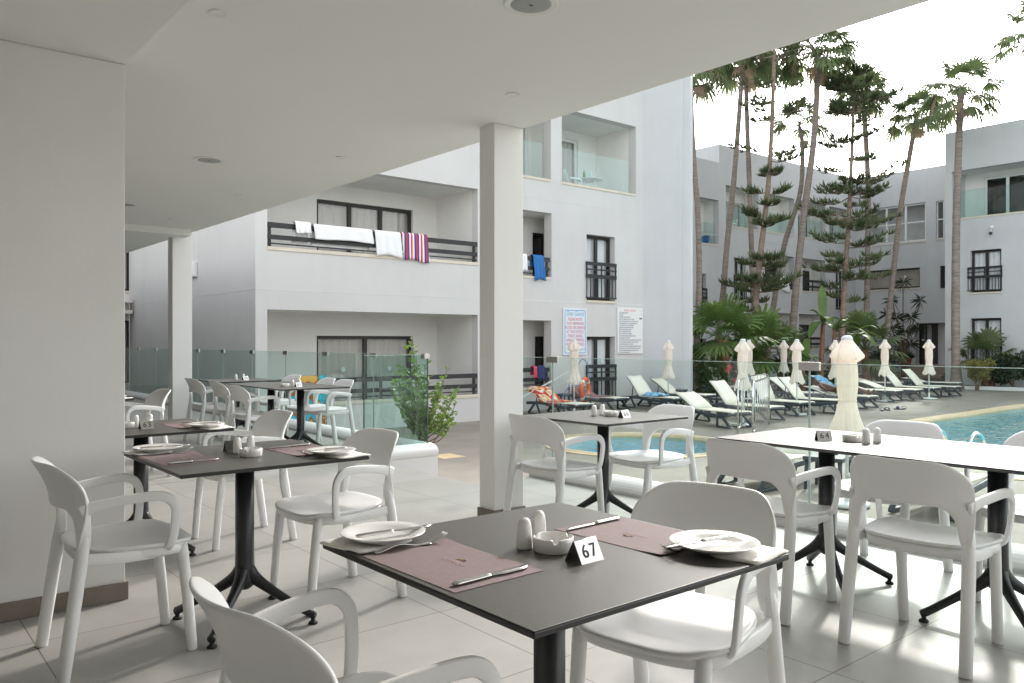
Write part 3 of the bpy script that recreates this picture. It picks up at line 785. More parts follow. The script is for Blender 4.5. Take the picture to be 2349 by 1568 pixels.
def window(root, ax, c, a0, a1, z0, z1, frame='frame_dark', n=2, inset=.10, curtain='curtain', fw=.055, stick=True, sill=True, open_=None, transom=None, name='window', room='room_dark', cd=.06):
    m = MB(); f0, f1 = c + inset, c + inset + .055
    e = .002
    BX(m, ax, f0, f1, a0 + e, a0 + fw, z0 + e, z1 - e); BX(m, ax, f0, f1, a1 - fw, a1 - e, z0 + e, z1 - e)
    BX(m, ax, f0, f1, a0 + fw, a1 - fw, z1 - fw, z1 - e); BX(m, ax, f0, f1, a0 + fw, a1 - fw, z0 + e, z0 + fw)
    w = (a1 - a0 - fw) / n
    for i in range(1, n):
        x = a0 + fw / 2 + w * i; BX(m, ax, f0 - .012, f1 - .004, x - fw * .6, x + fw * .6, z0 + fw, z1 - fw)
    if transom: BX(m, ax, f0 + .003, f1 - .003, a0 + fw, a1 - fw, transom - .03, transom + .03)
    o = m.build(name, frame, root, world=True)
    m = MB(); cg = f0 + .03
    BX(m, ax, cg, cg + .006, a0 + fw * .8, a1 - fw * .8, z0 + fw * .8, z1 - fw * .8); m.build('pane', 'window_glass', o)
    if curtain:
        rows = []; N = max(24, int((a1 - a0) * 26)); ph = random.random() * 6
        for i in range(N + 1):
            a = a0 + .02 + (a1 - a0 - .04) * i / N
            d = .028 * math.sin(i * 1.25 + ph) + .012 * math.sin(i * 2.9 + ph)
            rows.append([PT(ax, f1 + cd + d * k, a, z) for z, k in ((z1 - .01, .6), ((z0 + z1) / 2, 1), (z0 + .03, 1.2))])
        MB().grid(rows).build('curtain', curtain, o, smooth=True)
    m = MB(); c2 = f1 + .9
    for a in (a0, a1): m.add([PT(ax, f1, a, z0), PT(ax, c2, a, z0), PT(ax, c2, a, z1), PT(ax, f1, a, z1)], [(0, 1, 2, 3)])
    for z in (z0, z1): m.add([PT(ax, f1, a0, z), PT(ax, f1, a1, z), PT(ax, c2, a1, z), PT(ax, c2, a0, z)], [(0, 1, 2, 3)])
    m.add([PT(ax, c2, a0, z0), PT(ax, c2, a1, z0), PT(ax, c2, a1, z1), PT(ax, c2, a0, z1)], [(0, 1, 2, 3)])
    m.build('interior', room, o)
    if sill:
        m = MB(); BX(m, ax, c - .04, f0 - .001, a0 - .03, a1 + .03, z0 - .07, z0 - .003); m.build('sill', 'sill_stone', o)
    if stick:
        for i in range(n):
            x = a0 + fw / 2 + w * (i + .55)
            m = MB(); zz = z0 + min(1.35, (z1 - z0) * .6); vs = [PT(ax, cg - .002, x + .055 * math.cos(2 * PI * k / 16), zz + .055 * math.sin(2 * PI * k / 16)) for k in range(16)]
            m.add(vs, [tuple(range(16))]).build('sticker', 'dot_sticker', o)
    return o
def railing(root, ax, c, a0, a1, zs, zt, posts=2):
    h = zt - zs; m = MB()
    BX(m, ax, c - .03, c + .03, a0, a1, zt - h * .21, zt)
    BX(m, ax, c - .018, c + .018, a0, a1, zs + h * .30, zs + h * .49)
    BX(m, ax, c - .012, c + .012, a0, a1, zs + h * .10, zs + h * .155)
    for i in range(posts):
        x = a0 + .06 + (a1 - a0 - .12) * i / max(1, posts - 1)
        BX(m, ax, c + .019, c + .05, x - .03, x + .03, zs, zt - h * .215)
    return m.build('balcony_railing', 'rail_black', root, world=True)
def guard(root, ax, c, a0, a1, z0, zt, n=9):
    m = MB(); d0, d1 = c - .05, c - .02
    for za, zb in ((zt - .10, zt), (zt - .24, zt - .20), (zt - .47, zt - .36), (z0 + .05, z0 + .085)):
        BX(m, ax, d0, d1, a0, a1, za, zb)
    for i in range(n):
        x = a0 + .03 + (a1 - a0 - .06) * i / (n - 1)
        BX(m, ax, d0 + .004, d1 - .004, x - .011, x + .011, z0 + .086, zt - .471)
    for x in (a0 + .03, (a0 + a1) / 2, a1 - .03): BX(m, ax, d0 + .002, d1 - .002, x - .02, x + .02, zt - .359, zt - .101)
    return m.build('window_guard', 'rail_black', root, world=True)
def balustrade(root, ax, c, a0, a1, z0, zt, n=1):
    for i in range(n):
        m = MB(); w = (a1 - a0) / n
        BX(m, ax, c, c + .012, a0 + w * i + .008, a0 + w * (i + 1) - .008, z0, zt); m.build('balustrade_pane', 'balcony_glass', root, world=True)
def sillbox(root, ax, c, a0, a1, z, t=.07, out=.02, th=.22):
    m = MB(); BX(m, ax, c - out, c + th + .03, a0 + .002, a1 - .002, z - t, z + .003); return m.build('balcony_sill', 'sill_stone', root, world=True, bevel=.008)
# ---- left wing with the long balconies and the main facade with the signs
HB = empty('hotel_building', (8, 15, DK), 0, 'white three-storey hotel wing with dark railings, towels and two wall signs', 'building')
VB, VA = 15.1, 16.4
uL = onv(586, 700, VB)[0]; o0 = onv(613, 700, VB)[0]; o1 = 11.45
zs1, zt1, zc0 = 3.09, 4.82, 1.865
w = MB(); rc = []
WL, WR = 8.19, 10.74
wall(w, 'v', VB, uL, 11.7, DK - .5, 9.2, [(o0, o1, .0, zc0), (o0, o1, zs1, zt1)])
recess(rc, 'v', VB, 1.7, o0, o1, -.62, zc0, [(WL, WR, -.58, 1.37)])
recess(rc, 'v', VB, 1.7, o0, o1, 2.12, zt1, [(WL, WR, 2.16, 4.46)])
w.box(uL, uL + .22, VB + .221, 24, DK - .5, 9.2)
w.box(11.48, 11.7, VB + .221, VA - .001, DK - .5, 9.2)
# main facade A
hA = dict(top=RV(VA, 1288.7, 1458.8, 1458.8, 291.4, 446.5), topl=RV(VA, 1150, 1263.7, 1262, 262, 411),
          mid=RV(VA, 1150, 1265.3, 1265.3, 490, 637), gr=RV(VA, 1150, 1264.7, 1264.7, 736, 888),
          f1=RV(VA, 1345.5, 1410.4, 1410.4, 545, 692), f0=RV(VA, 1344, 1410.4, 1410.4, 773, 918))
zT = hA['top'][3]; hA['topl'] = (hA['topl'][0], hA['topl'][1], hA['top'][2], zT)
hA['f0'] = (hA['f1'][0], hA['f1'][1], hA['f0'][2], hA['f0'][3])
uR = onv(1475, 700, VA)[0]
for k in ('topl', 'mid', 'gr'): hA[k] = (11.95,) + hA[k][1:]
wall(w, 'v', VA, 11.7, uR, DK - .5, 10.6, list(hA.values()), .3)
MD = RV(VA + 1., 1221.6, 1249.7, 1236, 535, 640); GD = RV(VA + 1., 1227, 1249, 1238, 772, 890)
MD = MD[:2] + (hA['mid'][2] - .5, MD[3]); GD = GD[:2] + (hA['gr'][2] - .4, GD[3])
T = hA['top']; TL = hA['topl']; MI = hA['mid']; GR = hA['gr']
TW = (15.9, 17.62, T[2] - .3, 7.5)
recess(rc, 'v', VA, 1.67, T[0], T[1], T[2] - .35, T[3], [TW], .3)
recess(rc, 'v', VA, 1.1, TL[0], 15.2, TL[2] - .35, TL[3], [(TL[0] + .05, 15.1, TL[2] - .3, TL[3] - .25)], .3)
recess(rc, 'v', VA, 1.0, MI[0], MI[1] + 1.3, MI[2] - .55, MI[3], [MD], .3)
recess(rc, 'v', VA, 1.0, GR[0], GR[1] + 1.3, GR[2] - .45, GR[3], [GD], .3)
w.box(uL + .3, uR - .3, 19.4, 27, DK - .5, 9.0); w.box(11.71, uR - .01, VA + .301, 27, 10.2, 10.4); w.box(uL + .23, 11.69, VB + .221, 27, 8.8, 9.0)
# corner tower
p = [at(1475, 500, 24.55)[:2], at(1562, 500, 24.6)[:2], at(1566, 500, 24.9)[:2], at(1584, 500, 25.0)[:2], at(1589, 500, 25.6)[:2]]
p = [tuple(x) for x in p]
tw = MB().prism([(uR + .001, VA + .002)] + p[1:] + [(p[-1][0] + 2.5, p[-1][1] + 6.5), (uR + .001, 27)], DK - .5, 10.9)
zb = onv(1300, 465, VA)[1]
HBw = w.build('wall', 'stucco', HB, world=True); tw.build('corner_tower', 'stucco_blue', HB, world=True); [q_.build('balcony', 'stucco_brightened', HB, world=True) for q_ in rc]
s = MB(); BX(s, 'v', VA - .005, VA - .0005, 11.71, uR - .001, zb, zb + .012); BX(s, 'v', VA - .005, VA - .0005, 11.71, uR - .001, onv(1300, 694, VA)[1], onv(1300, 692, VA)[1])
zz = onv(1000, 680, VB)[1]; BX(s, 'v', VB - .005, VB - .0005, uL, 11.69, zz - .012, zz); s.box(uL - .005, uL - .0005, VB - .005, 23.9, zz - .012, zz)
s.build('string_course', 'stucco_smooth', HB, world=True)
window(HB, 'v', VB + 1.7, WL, WR, 2.16, 4.46, n=3, inset=.08, sill=False, fw=.075)
window(HB, 'v', VB + 1.7, WL, WR, -.58, 1.37, n=2, inset=.08, sill=False, fw=.075)
sillbox(HB, 'v', VB, o0, o1, zs1); sillbox(HB, 'v', VB, o0, o1, .0)
railing(HB, 'v', VB + .035, o0 + .01, o1 - .01, zs1 + .01, 3.57, 3)
railing(HB, 'v', VB + .035, o0 + .01, o1 - .01, .011, .49, 3)
window(HB, 'v', VA + 1.67, TW[0] + .003, TW[1] - .003, TW[2] + .003, TW[3] - .003, 'frame_white', 1, curtain='curtain', stick=False, sill=False, fw=.09, inset=.05)
window(HB, 'v', VA + 1.1, TL[0] + .053, 15.097, TL[2] - .297, TL[3] - .253, 'frame_white', 1, curtain='curtain', stick=False, sill=False, fw=.08, inset=.05)
for r_ in (MI, GR):
    f = .55 if r_ is MI else .45
    dd = MD if r_ is MI else GD
    o = window(HB, 'v', VA + 1.0, dd[0] + .003, dd[1] - .003, dd[2] + .003, dd[3] - .003, n=1, curtain=None, stick=False, sill=False, inset=.04, name='balcony_door')
    sillbox(HB, 'v', VA, r_[0], r_[1], r_[2], th=.3)
    railing(HB, 'v', VA + .035, r_[0] + .01, r_[1] - .06, r_[2] + .01, r_[2] + .535, 3)
sillbox(HB, 'v', VA, T[0], T[1], T[2], th=.3); sillbox(HB, 'v', VA, TL[0], TL[1], TL[2], th=.3)
zg = onv(1458, 372, VA)[1]
balustrade(HB, 'v', VA + .1, T[0] + .03, T[1] - .22, T[2] + .004, zg, 2); balustrade(HB, 'v', VA + .1, TL[0] + .03, TL[1] - .22, TL[2] + .004, zg, 1)
for k, gy in (('f1', 606), ('f0', 836)):
    h = hA[k]
    window(HB, 'v', VA, h[0] + .004, h[1] - .004, h[2] + .003, h[3] - .004, n=2, inset=.2, curtain='curtain_white', fw=.08, stick=(k == 'f0'))
    guard(HB, 'v', VA, h[0] - .05, h[1] + .03, h[2] + .01, onv(1410, gy, VA)[1])
# ---- far wing C + D
HC = empty('hotel_building', (34, 21, DK), 0, 'shaded white hotel wing behind the palm trees, forming an inner corner', 'building')
VC, UD = 21.9, 42.4
c_open = [RV(VC, 1598, 1648.6, 1648.6, 460, 562), RV(VC, 1665, 1740, 1740, 440, 528), RV(VC, 1753.7, 1822, 1822, 457, 538),
          RV(VC, 1830, 1894, 1894, 468, 555), RV(VC, 1902, 1953, 1953, 478, 560)]
z2, z3 = c_open[1][2], c_open[1][3]
c_open = [c_open[0]] + [(a, b, z2, z3) for a, b, _, _ in c_open[1:]]
c_mid = [RV(VC, 1751, 1822, 1822, 590, 666), RV(VC, 1841, 1893, 1893, 598, 668)]
z4, z5 = c_mid[0][2], c_mid[0][3]; c_mid = [(a, b, z4, z5) for a, b, _, _ in c_mid]
c_gr = [RV(VC, 1751, 1822, 1822, 722, 800), RV(VC, 1833, 1893, 1893, 723, 800)]
c_gr = [(a, b, c_gr[1][2], c_gr[1][3]) for a, b, _, _ in c_gr]
c_fw = [RV(VC, 1599.5, 1620, 1620, 629, 722), RV(VC, 1684, 1711, 1711, 594, 690), RV(VC, 1917.5, 1936.7, 1936.7, 622, 712),
        RV(VC, 1598, 1620, 1620, 777, 872), RV(VC, 1684, 1711, 1711, 745, 835)]
w = MB(); rc = []
ub = onv(1650, 700, VC)[0]; ztop = onv(1650, 331, VC)[1]; zlow = onv(1650, 374, VC)[1]
wall(w, 'v', VC, 22.0, ub, DK - .3, zlow, [c_open[0], c_fw[0], c_fw[3]], .3)
wall(w, 'v', VC, ub, UD + .3, DK - .3, ztop, c_open[1:] + c_mid + c_gr + [c_fw[1], c_fw[2], c_fw[4]], .3)
w.box(ub, ub + .3, VC + .301, 30, zlow - .2, ztop)
d_top = RU(UD, 1988, 2123.5, 2123.5, 464, 552); d_slit = (RU(UD, 2146.7, 2164.5, 2164.5, 460, 548))
d_mid = RU(UD, 1984, 2110, 2110, 614, 660); d_sm = RU(UD, 2156, 2172, 2164, 610, 662); d_door = RU(UD, 2100, 2175, 2163, 741, 838)
wall(w, 'u', UD, 10.0, VC - .001, DK - .3, ztop, [d_top, d_slit, d_mid, d_sm, d_door], .3)
for i, h in enumerate(c_open):
    recess(rc, 'v', VC, .8, h[0], h[1], h[2] - .5, h[3], [(h[0] + (h[1] - h[0]) * .38, h[1] - .12, h[2] - .45, h[3] - .5)] if i in (1, 3, 4) else [], .3)
for h in c_mid + c_gr:
    recess(rc, 'v', VC, .8, h[0], h[1], h[2] - .4, h[3], [(h[0] + (h[1] - h[0]) * .5, h[0] + (h[1] - h[0]) * .95, h[2] - .35, h[3] - .5)], .3)
recess(rc, 'u', UD, 1.5, d_top[0], d_top[1], d_top[2] - .05, d_top[3], [], .3); recess(rc, 'u', UD, 1.5, d_slit[0], d_slit[1], d_slit[2] - .05, d_slit[3], [], .3)
recess(rc, 'u', UD, 1.0, d_door[0], d_door[1], d_door[2] - .01, d_door[3], [], .3)
w.box(22.3, UD + 6, VC + 2.6, 30, DK - .3, zlow - .3); w.box(ub + .31, UD + 6, VC + .301, 30, ztop - .5, ztop - .3); w.box(UD + 2.2, UD + 6, 10, 30, DK - .3, ztop - .5)
w.box(UD + .301, UD + 6, 10, VC, ztop - .5, ztop - .3); w.box(22.0, ub - .01, VC + .301, 30, zlow - .5, zlow - .3)
w.build('wall', 'stucco_blue', HC, world=True); [q_.build('balcony', 'stucco_brightened', HC, world=True) for q_ in rc]
s = MB(); zb2 = onv(1890, 575, VC)[1]
BX(s, 'v', VC - .006, VC - .0005, 22, UD - .02, zb2, zb2 + .03); BX(s, 'u', UD - .006, UD - .0005, 14, VC - .02, zb2, zb2 + .03)
BX(s, 'v', VC - .006, VC - .0005, 22, UD - .02, onv(1890, 706, VC)[1], onv(1890, 704, VC)[1]); s.build('string_course', 'stucco_blue', HC, world=True)
for i, h in enumerate(c_open):
    if i in (1, 3, 4): window(HC, 'v', VC + .8, h[0] + (h[1] - h[0]) * .38 + .003, h[1] - .123, h[2] - .447, h[3] - .503, 'frame_white', 2, curtain='curtain', stick=False, sill=False)
    sillbox(HC, 'v', VC, h[0], h[1], h[2], th=.3); balustrade(HC, 'v', VC + .12, h[0] + .03, h[1] - .12, h[2] + .004, h[2] + .95, 2)
for h in c_mid + c_gr:
    window(HC, 'v', VC + .8, h[0] + (h[1] - h[0]) * .5, h[0] + (h[1] - h[0]) * .95, h[2] - .35, h[3] - .5, n=1, curtain=None, stick=False, sill=False, inset=.04, name='balcony_door')
    sillbox(HC, 'v', VC, h[0], h[1], h[2], th=.3); railing(HC, 'v', VC + .035, h[0] + .01, h[1] - .05, h[2] + .01, h[2] + .58, 3)
for h in c_fw:
    window(HC, 'v', VC, h[0] + .004, h[1] - .004, h[2] + .003, h[3] - .004, n=2, inset=.18, curtain='curtain_white', fw=.07)
    guard(HC, 'v', VC, h[0] - .05, h[1] + .03, h[2] + .01, h[2] + 1.15, 7)
window(HC, 'u', UD, d_mid[0] + .004, d_mid[1] - .004, d_mid[2] + .003, d_mid[3] - .004, n=2, inset=.12, curtain='blind', fw=.07)
window(HC, 'u', UD, d_sm[0] + .004, d_sm[1] - .004, d_sm[2] + .003, d_sm[3] - .004, n=1, inset=.12, curtain=None, fw=.07, stick=False)
zm = onu(2123, 538 - 12, UD)[1]
window(HC, 'u', UD, d_top[0] + .004, d_top[1] - .004, d_top[2] + .003, d_top[3] - .004, 'frame_white', 3, inset=.1, curtain=None, fw=.08, stick=False, transom=d_top[2] + 1.0, room='stucco')
window(HC, 'u', UD, d_slit[0] + .004, d_slit[1] - .004, d_slit[2] + .003, d_slit[3] - .004, 'frame_white', 1, inset=.1, curtain=None, fw=.06, stick=False, transom=d_slit[2] + 1.0, room='stucco')
window(HC, 'u', UD + .35, d_door[0] + .9, d_door[1] - .02, d_door[2] + .01, d_door[3] - .02, n=2, inset=.05, curtain=None, sill=False, transom=d_door[2] + 1.0, name='entrance_door')
# entrance stair with its rail
st = MB(); da, db = d_door[0] - .3, d_door[1] + .3
for k in range(4): st.box(UD - .35 - .3 * (4 - k), UD - .002, da, db, DK - .2 if k == 0 else DK + (d_door[2] - DK) * k / 4 + .001, DK + (d_door[2] - DK) * (k + 1) / 4)
st.build('entrance_stair', 'stair_tile', HC, world=True)
rl = MB(); zt = d_door[2] + 1.0
for a, b in (((UD - .4, db), (UD - .4, db + 2.6)),):
    rl.beam((*a, zt), (*b, zt - .55), .05, .05); rl.beam((*a, d_door[2] + .08), (*b, d_door[2] - .5), .04, .03)
    for k in range(19):
        t = k / 18; y = a[1] + (b[1] - a[1]) * t; rl.beam((a[0], y, d_door[2] + .08 - .58 * t), (a[0], y, zt - .55 * t), .02, .02)
rl.build('stair_railing', 'rail_black', HC, world=True)
# ---- right wing E
HE = empty('hotel_building', (36, 8, DK), 0, 'tall white hotel wing at the right edge with a glass-fronted balcony', 'building')
UE = 36.0
e_top = RU(UE, 2183, 2520, 2183, 395, 503); e_f1 = RU(UE, 2226, 2297, 2226, 576, 672); e_f0 = RU(UE, 2224.6, 2295.6, 2225, 731, 832)
e_f0 = (e_f1[0], e_f1[1], e_f0[2], e_f0[3])
vE = onu(2168, 700, UE)[0]; zE = onu(2168, 307, UE)[1]
w = MB(); rc = []; wall(w, 'u', UE, -8, vE, DK - .3, zE, [e_top, e_f1, e_f0], .3)
ew = RU(UE + 1.3, 2257, 2420, 2257, 408, 492)
recess(rc, 'u', UE, 1.3, e_top[0], e_top[1], e_top[2] - .4, e_top[3], [(ew[0], ew[1], e_top[2] - .35, ew[3])], .3)
w.box(UE + .301, UE + 12, vE - .3, vE, DK - .3, zE); w.box(UE + .301, UE + 12, -8, vE - .301, zE - .5, zE - .3); w.box(UE + 2.8, UE + 12, -8, vE - .301, DK - .3, zE - .5)
w.build('wall', 'stucco_blue', HE, world=True); [q_.build('balcony', 'stucco_brightened', HE, world=True) for q_ in rc]
s = MB(); zb3 = onu(2200, 580 - 40, UE)[1]; BX(s, 'u', UE - .006, UE - .0005, -8, vE - .01, zb3, zb3 + .03)
z_ = onu(2200, 668 + 20, UE)[1]; BX(s, 'u', UE - .006, UE - .0005, -8, vE - .01, z_, z_ + .03); s.build('string_course', 'stucco_blue', HE, world=True)
window(HE, 'u', UE + 1.3, ew[0] + .004, ew[1] - .004, e_top[2] - .34, ew[3] - .004, 'frame_white', 3, inset=.06, curtain=None, fw=.1, stick=False, sill=False)
sillbox(HE, 'u', UE, e_top[0], e_top[1], e_top[2], th=.3); balustrade(HE, 'u', UE + .1, e_top[0] + .03, e_top[1] - .05, e_top[2] + .004, e_top[2] + 1.15, 4)
for h in (e_f1, e_f0):
    window(HE, 'u', UE, h[0] + .004, h[1] - .004, h[2] + .003, h[3] - .004, n=2, inset=.15, curtain='curtain_white', fw=.09)
    guard(HE, 'u', UE, h[0] - .05, h[1] + .1, h[2] + .01, h[2] + 1.05, 12)
cam_p = onu(2276, 535, UE)
r = empty('security_camera', (UE - .16, cam_p[0], cam_p[1]), 0, 'small security camera on the right white wing below the balcony', 'camera')
MB().lathe([(.001, .28), (.05, .28), (.06, .22), (.05, .16), (.001, .16)], 16, (.1, 0, 0)).build('bracket', 'trim_white', r, smooth=True)
MB().tube([(.09, 0, .18), (.03, 0, .08), (0, 0, .03)], .018, 8).build('arm', 'trim_white', r, smooth=True)
MB().lathe([(.001, .03), (.05, .03), (.07, 0), (.065, -.05), (.03, -.09), (.001, -.095)], 16).build('dome', 'camera_dark', r, smooth=True)
# ---- building seen at the far left behind the pillars
HL = empty('hotel_building', (3, 24, DK), 0, 'narrow strip of grey hotel wall with a curtained window beside the broad pillar', 'building')
w = MB(); VL = 24.0; h0 = RV(VL, 268, 300, 300, 735, 880); h1 = RV(VL, 268, 300, 300, 575, 668)
wall(w, 'v', VL, -4, uL - .01, DK - .3, 9, [h0, h1], .3); w.build('wall', 'render_old', HL, world=True)
for h in (h0, h1): window(HL, 'v', VL, h[0] + .004, h[1] - .004, h[2] + .003, h[3] - .004, n=1, inset=.15, curtain='curtain', fw=.06)
m = MB(); a = onv(284, 690, VL - .5); b = onv(304, 690, VL - .5); m.box(a[0] - .6, b[0], VL - .5, VL - .003, a[1] - .35, a[1] - .25).box(a[0] - .6, b[0], VL - .5, VL - .003, a[1] - .05, a[1] + .02)
m.build('concrete_ledge', 'render_old', HL, world=True)
q = onu(445, 620, uL); 
r = tag(MB().box(-.09, 0, -.25, .25, -.17, .17).build('wall_box', 'sign_white', loc=(uL - .001, q[0], q[1]), bevel=.02), 'small white utility box on the side wall behind the far pillar', 'wall box')
# ================================================================ SIGNS
def board(name, v, xl, xr, yt, yb, mat, label):
    h = RV(v, xl, xr, (xl + xr) / 2, yt, yb); W, H = h[1] - h[0], h[3] - h[2]
    r = empty(name, ((h[0] + h[1]) / 2, v - .002, (h[2] + h[3]) / 2), 0, label, 'sign')
    MB().box(-W / 2, W / 2, -.04, 0, -H / 2, H / 2).build('board', mat, r, bevel=.004)
    return r, W, H
r, W, H = board('guest_notice', VA, 1290, 1343.5, 708, 815, 'sign_board', 'pale blue-bordered notice reading Dear Guests with red capital letters')
b = MB(); x, z, t = W / 2 - .06, H / 2 - .06, .010
b.box(-x, x, -.043, -.0405, z - t, z + t).box(-x, x, -.043, -.0405, -z - t, -z + t).box(-x - t, -x + t, -.043, -.0405, -z + t, z - t).box(x - t, x + t, -.043, -.0405, -z + t, z - t)
b.build('border', 'sign_blue', r)
RX = (PI / 2, 0, 0)
text('Dear Guests', .20, 'sign_blue', 'heading', r, (0, -.0415, H * .385), RX, shear=.3, width=W * .78 / 1.06)
text('PLEASE NOTE\nTHAT BRINGING\nFOOD OR DRINKS\nAT THE HOTELS\nPUBLIC AREAS\nAND SWIMMING\nPOOL IS LIMITED', .117, 'sign_red', 'notice_text', r, (0, -.0415, -.005 * H), RX, width=W * .80 / .93, lines=1.0, ay='CENTER', ext=.0004)
text('The management', .075, 'sign_blue', 'signature', r, (.17, -.0415, -H * .375), RX, shear=.3, width=.85)
r, W, H = board('rules_sign', VA, 1414.5, 1472, 707, 812, 'sign_white', 'white POOL RULES board with small dark lines on the hotel wall')
text('POOL RULES', .085, 'sign_red', 'heading', r, (-.02, -.0415, H * .44), RX, space=1.2, ext=.0006, width=.9)
rules = ['1.NO LIFEGUARD ON DUTY', '2.NO DIVING', '3.CHILDREN MUST BE SUPERVISED', '4.BALL PLAY AROUND POOL NOT ALLOWED', '5.ALL GUESTS ARE USING THE POOL AT THEIR OWN RISK', '6.THE MANAGEMENT ACCEPT NO RESPONSIBILITY FOR', '  LOSS OR INJURY AROUND THE SWIMMING', '7.CHILDREN POOL DEPTH MARKING 0.60cm', '8.POOL DEPTH MARKING 1.10-1.80cm', '9.POOL OPEN FROM 08.00-19.00HRS', '10.POOL CLOSED FROM 19.00-08.00HRS', '11.PLEASE SHOWER BEFORE ENTERING THE POOL', '12.INFLATABLES NOT ALLOWED', '13.DO NOT USE THE POOL IF YOU HAVE CONSUMED FOOD OR ALCOHOL', '14.DO NOT RESERVE SUNBEDS WITH TOWELS OR OTHER', '   OBJECTS WHILE AWAY FROM THE POOL', '15.DO NOT LEAVE TOWELS OR OTHER VALUABLES UNATTENDED AT THE POOL', '16.ITEMS MADE OF GLASS MUST NOT BE USED AROUND THE POOL', '17.MAXIMUM NUMBER OF SWIMMERS WITHIN THE POOL IS', '18.IN CASE OF EMERGENCY CALL']
for i, t in enumerate(rules):
    wd = min(.62, W * .88 / (len(t) * .030))
    text(t, .052, 'sign_navy', 'rule_line', r, (-W * .45, -.0415, H * (.385 - .86 * i / 19)), RX, align='LEFT', width=wd, ext=.0004)
b = MB(); b.box(W * .36, W * .47, -.043, -.0405, H * .255, H * .285); b.build('blue_panel', 'sign_navy', r)
text('NO DIVING', .03, 'sign_navy', 'panel_text', r, (W * .41, -.0415, H * .44), RX, width=.6); text('ALLOWED', .03, 'sign_red', 'panel_text', r, (W * .41, -.0415, H * .36), RX, width=.6)
# ================================================================ TOWELS ON RAILS
def drape(name, ax, c, a0, a1, zt, lf, lb, mat, label, wob=.02, skew=0., th=.012, cat='towel', sag=0.):
    n = 22; rows = []
    for i in range(n + 1):
        t = i / n; a = a0 + (a1 - a0) * t; row = []
        k = wob * abs(math.sin(t * 9 + a)) ; k2 = wob * .5 * (1 + math.sin(t * 17 + 2 * a))
        ff = lf * (1 + .05 * math.sin(t * 5 + a) + sag * math.sin(PI * t))
        for j in range(9):
            s = j / 8; row.append(PT(ax, c + .065 + k2 * (1 - s), a + skew * .3 * (1 - s), zt - lb * (1 - s)))
        for j in range(1, 6):
            q = PI * j / 6; row.append(PT(ax, c + .065 * math.cos(q), a, zt + .045 * math.sin(q)))
        for j in range(9):
            s = j / 8; row.append(PT(ax, c - .065 - .01 - (k + k2 * .5) * s, a + skew * s, zt - ff * s))
        rows.append(row)
    return tag(MB().grid(rows, th).build(name, mat, smooth=True), label, cat)
cB = VB + .035; zr = 3.575
def ub_(x): return onv(x, 540, cB)[0]
G_ = 'towels drying on balcony rails'
for args in ((ub_(674), ub_(709), zr + .02, .20, .42, 'towel_white', 'crumpled white towel bunched at the left end of the balcony rail', .05, 0.),
             (ub_(716), ub_(850), zr, .26, .42, 'towel_white', 'long wide white towel spread along the balcony rail', .03, 0.02),
             (ub_(856), ub_(915), zr, .50, .3, 'towel_white', 'square white towel hanging next to the striped one', .03, .04),
             (ub_(917), ub_(976), zr + .01, .57, .3, 'towel_stripe', 'red, white and blue striped beach towel on the balcony rail', .02, .06)):
    tag(drape('towel', 'v', cB, *args[:7], wob=args[7], skew=args[8]), None, None, G_)
cA = VA + .035; zm_ = hA['mid'][2] + .54
tag(drape('towel', 'v', cA, onv(1219, 600, cA)[0], onv(1243, 600, cA)[0], zm_, .64, .3, 'towel_blue', 'plain blue towel hanging on the small balcony by the middle pillar', .03, .05), None, None, G_)
tag(drape('towel', 'v', cA, onv(1190, 600, cA)[0], onv(1205, 600, cA)[0], zm_, .42, .3, 'towel_white', 'sliver of white towel beside the middle pillar', .02), None, None, G_)
cC = VC + .035; zcm = c_mid[0][2] + .585
tag(drape('towel', 'v', cC, onv(1753, 640, cC)[0], onv(1768, 640, cC)[0], zcm, .60, .3, 'towel_white', 'left white towel on the distant dark rail behind the trunks', .02, .1), None, None, G_)
tag(drape('towel', 'v', cC, onv(1786, 640, cC)[0], onv(1803, 640, cC)[0], zcm, .72, .3, 'towel_white', 'right white towel on the distant dark rail behind the trunks', .02, .25), None, None, G_)
zg0 = hA['gr'][2] + .54
tag(drape('towel', 'v', cA, onv(1220, 860, cA)[0], onv(1228, 860, cA)[0], zg0, .28, .2, 'sign_red', 'small red swimwear hung on the ground floor railing', .01), None, None, G_)
tag(drape('towel', 'v', cA, onv(1230, 860, cA)[0], onv(1246, 860, cA)[0], zg0, .33, .2, 'towel_navy', 'dark swimwear hung on the ground floor railing', .02), None, None, G_)
tag(drape('towel', 'v', cB, onv(655, 900, cB)[0], onv(745, 900, cB)[0], .50, 1.0, .4, 'towel_beach', 'bright turquoise and orange beach towel behind the glass fence chairs', .02), None, None, G_)
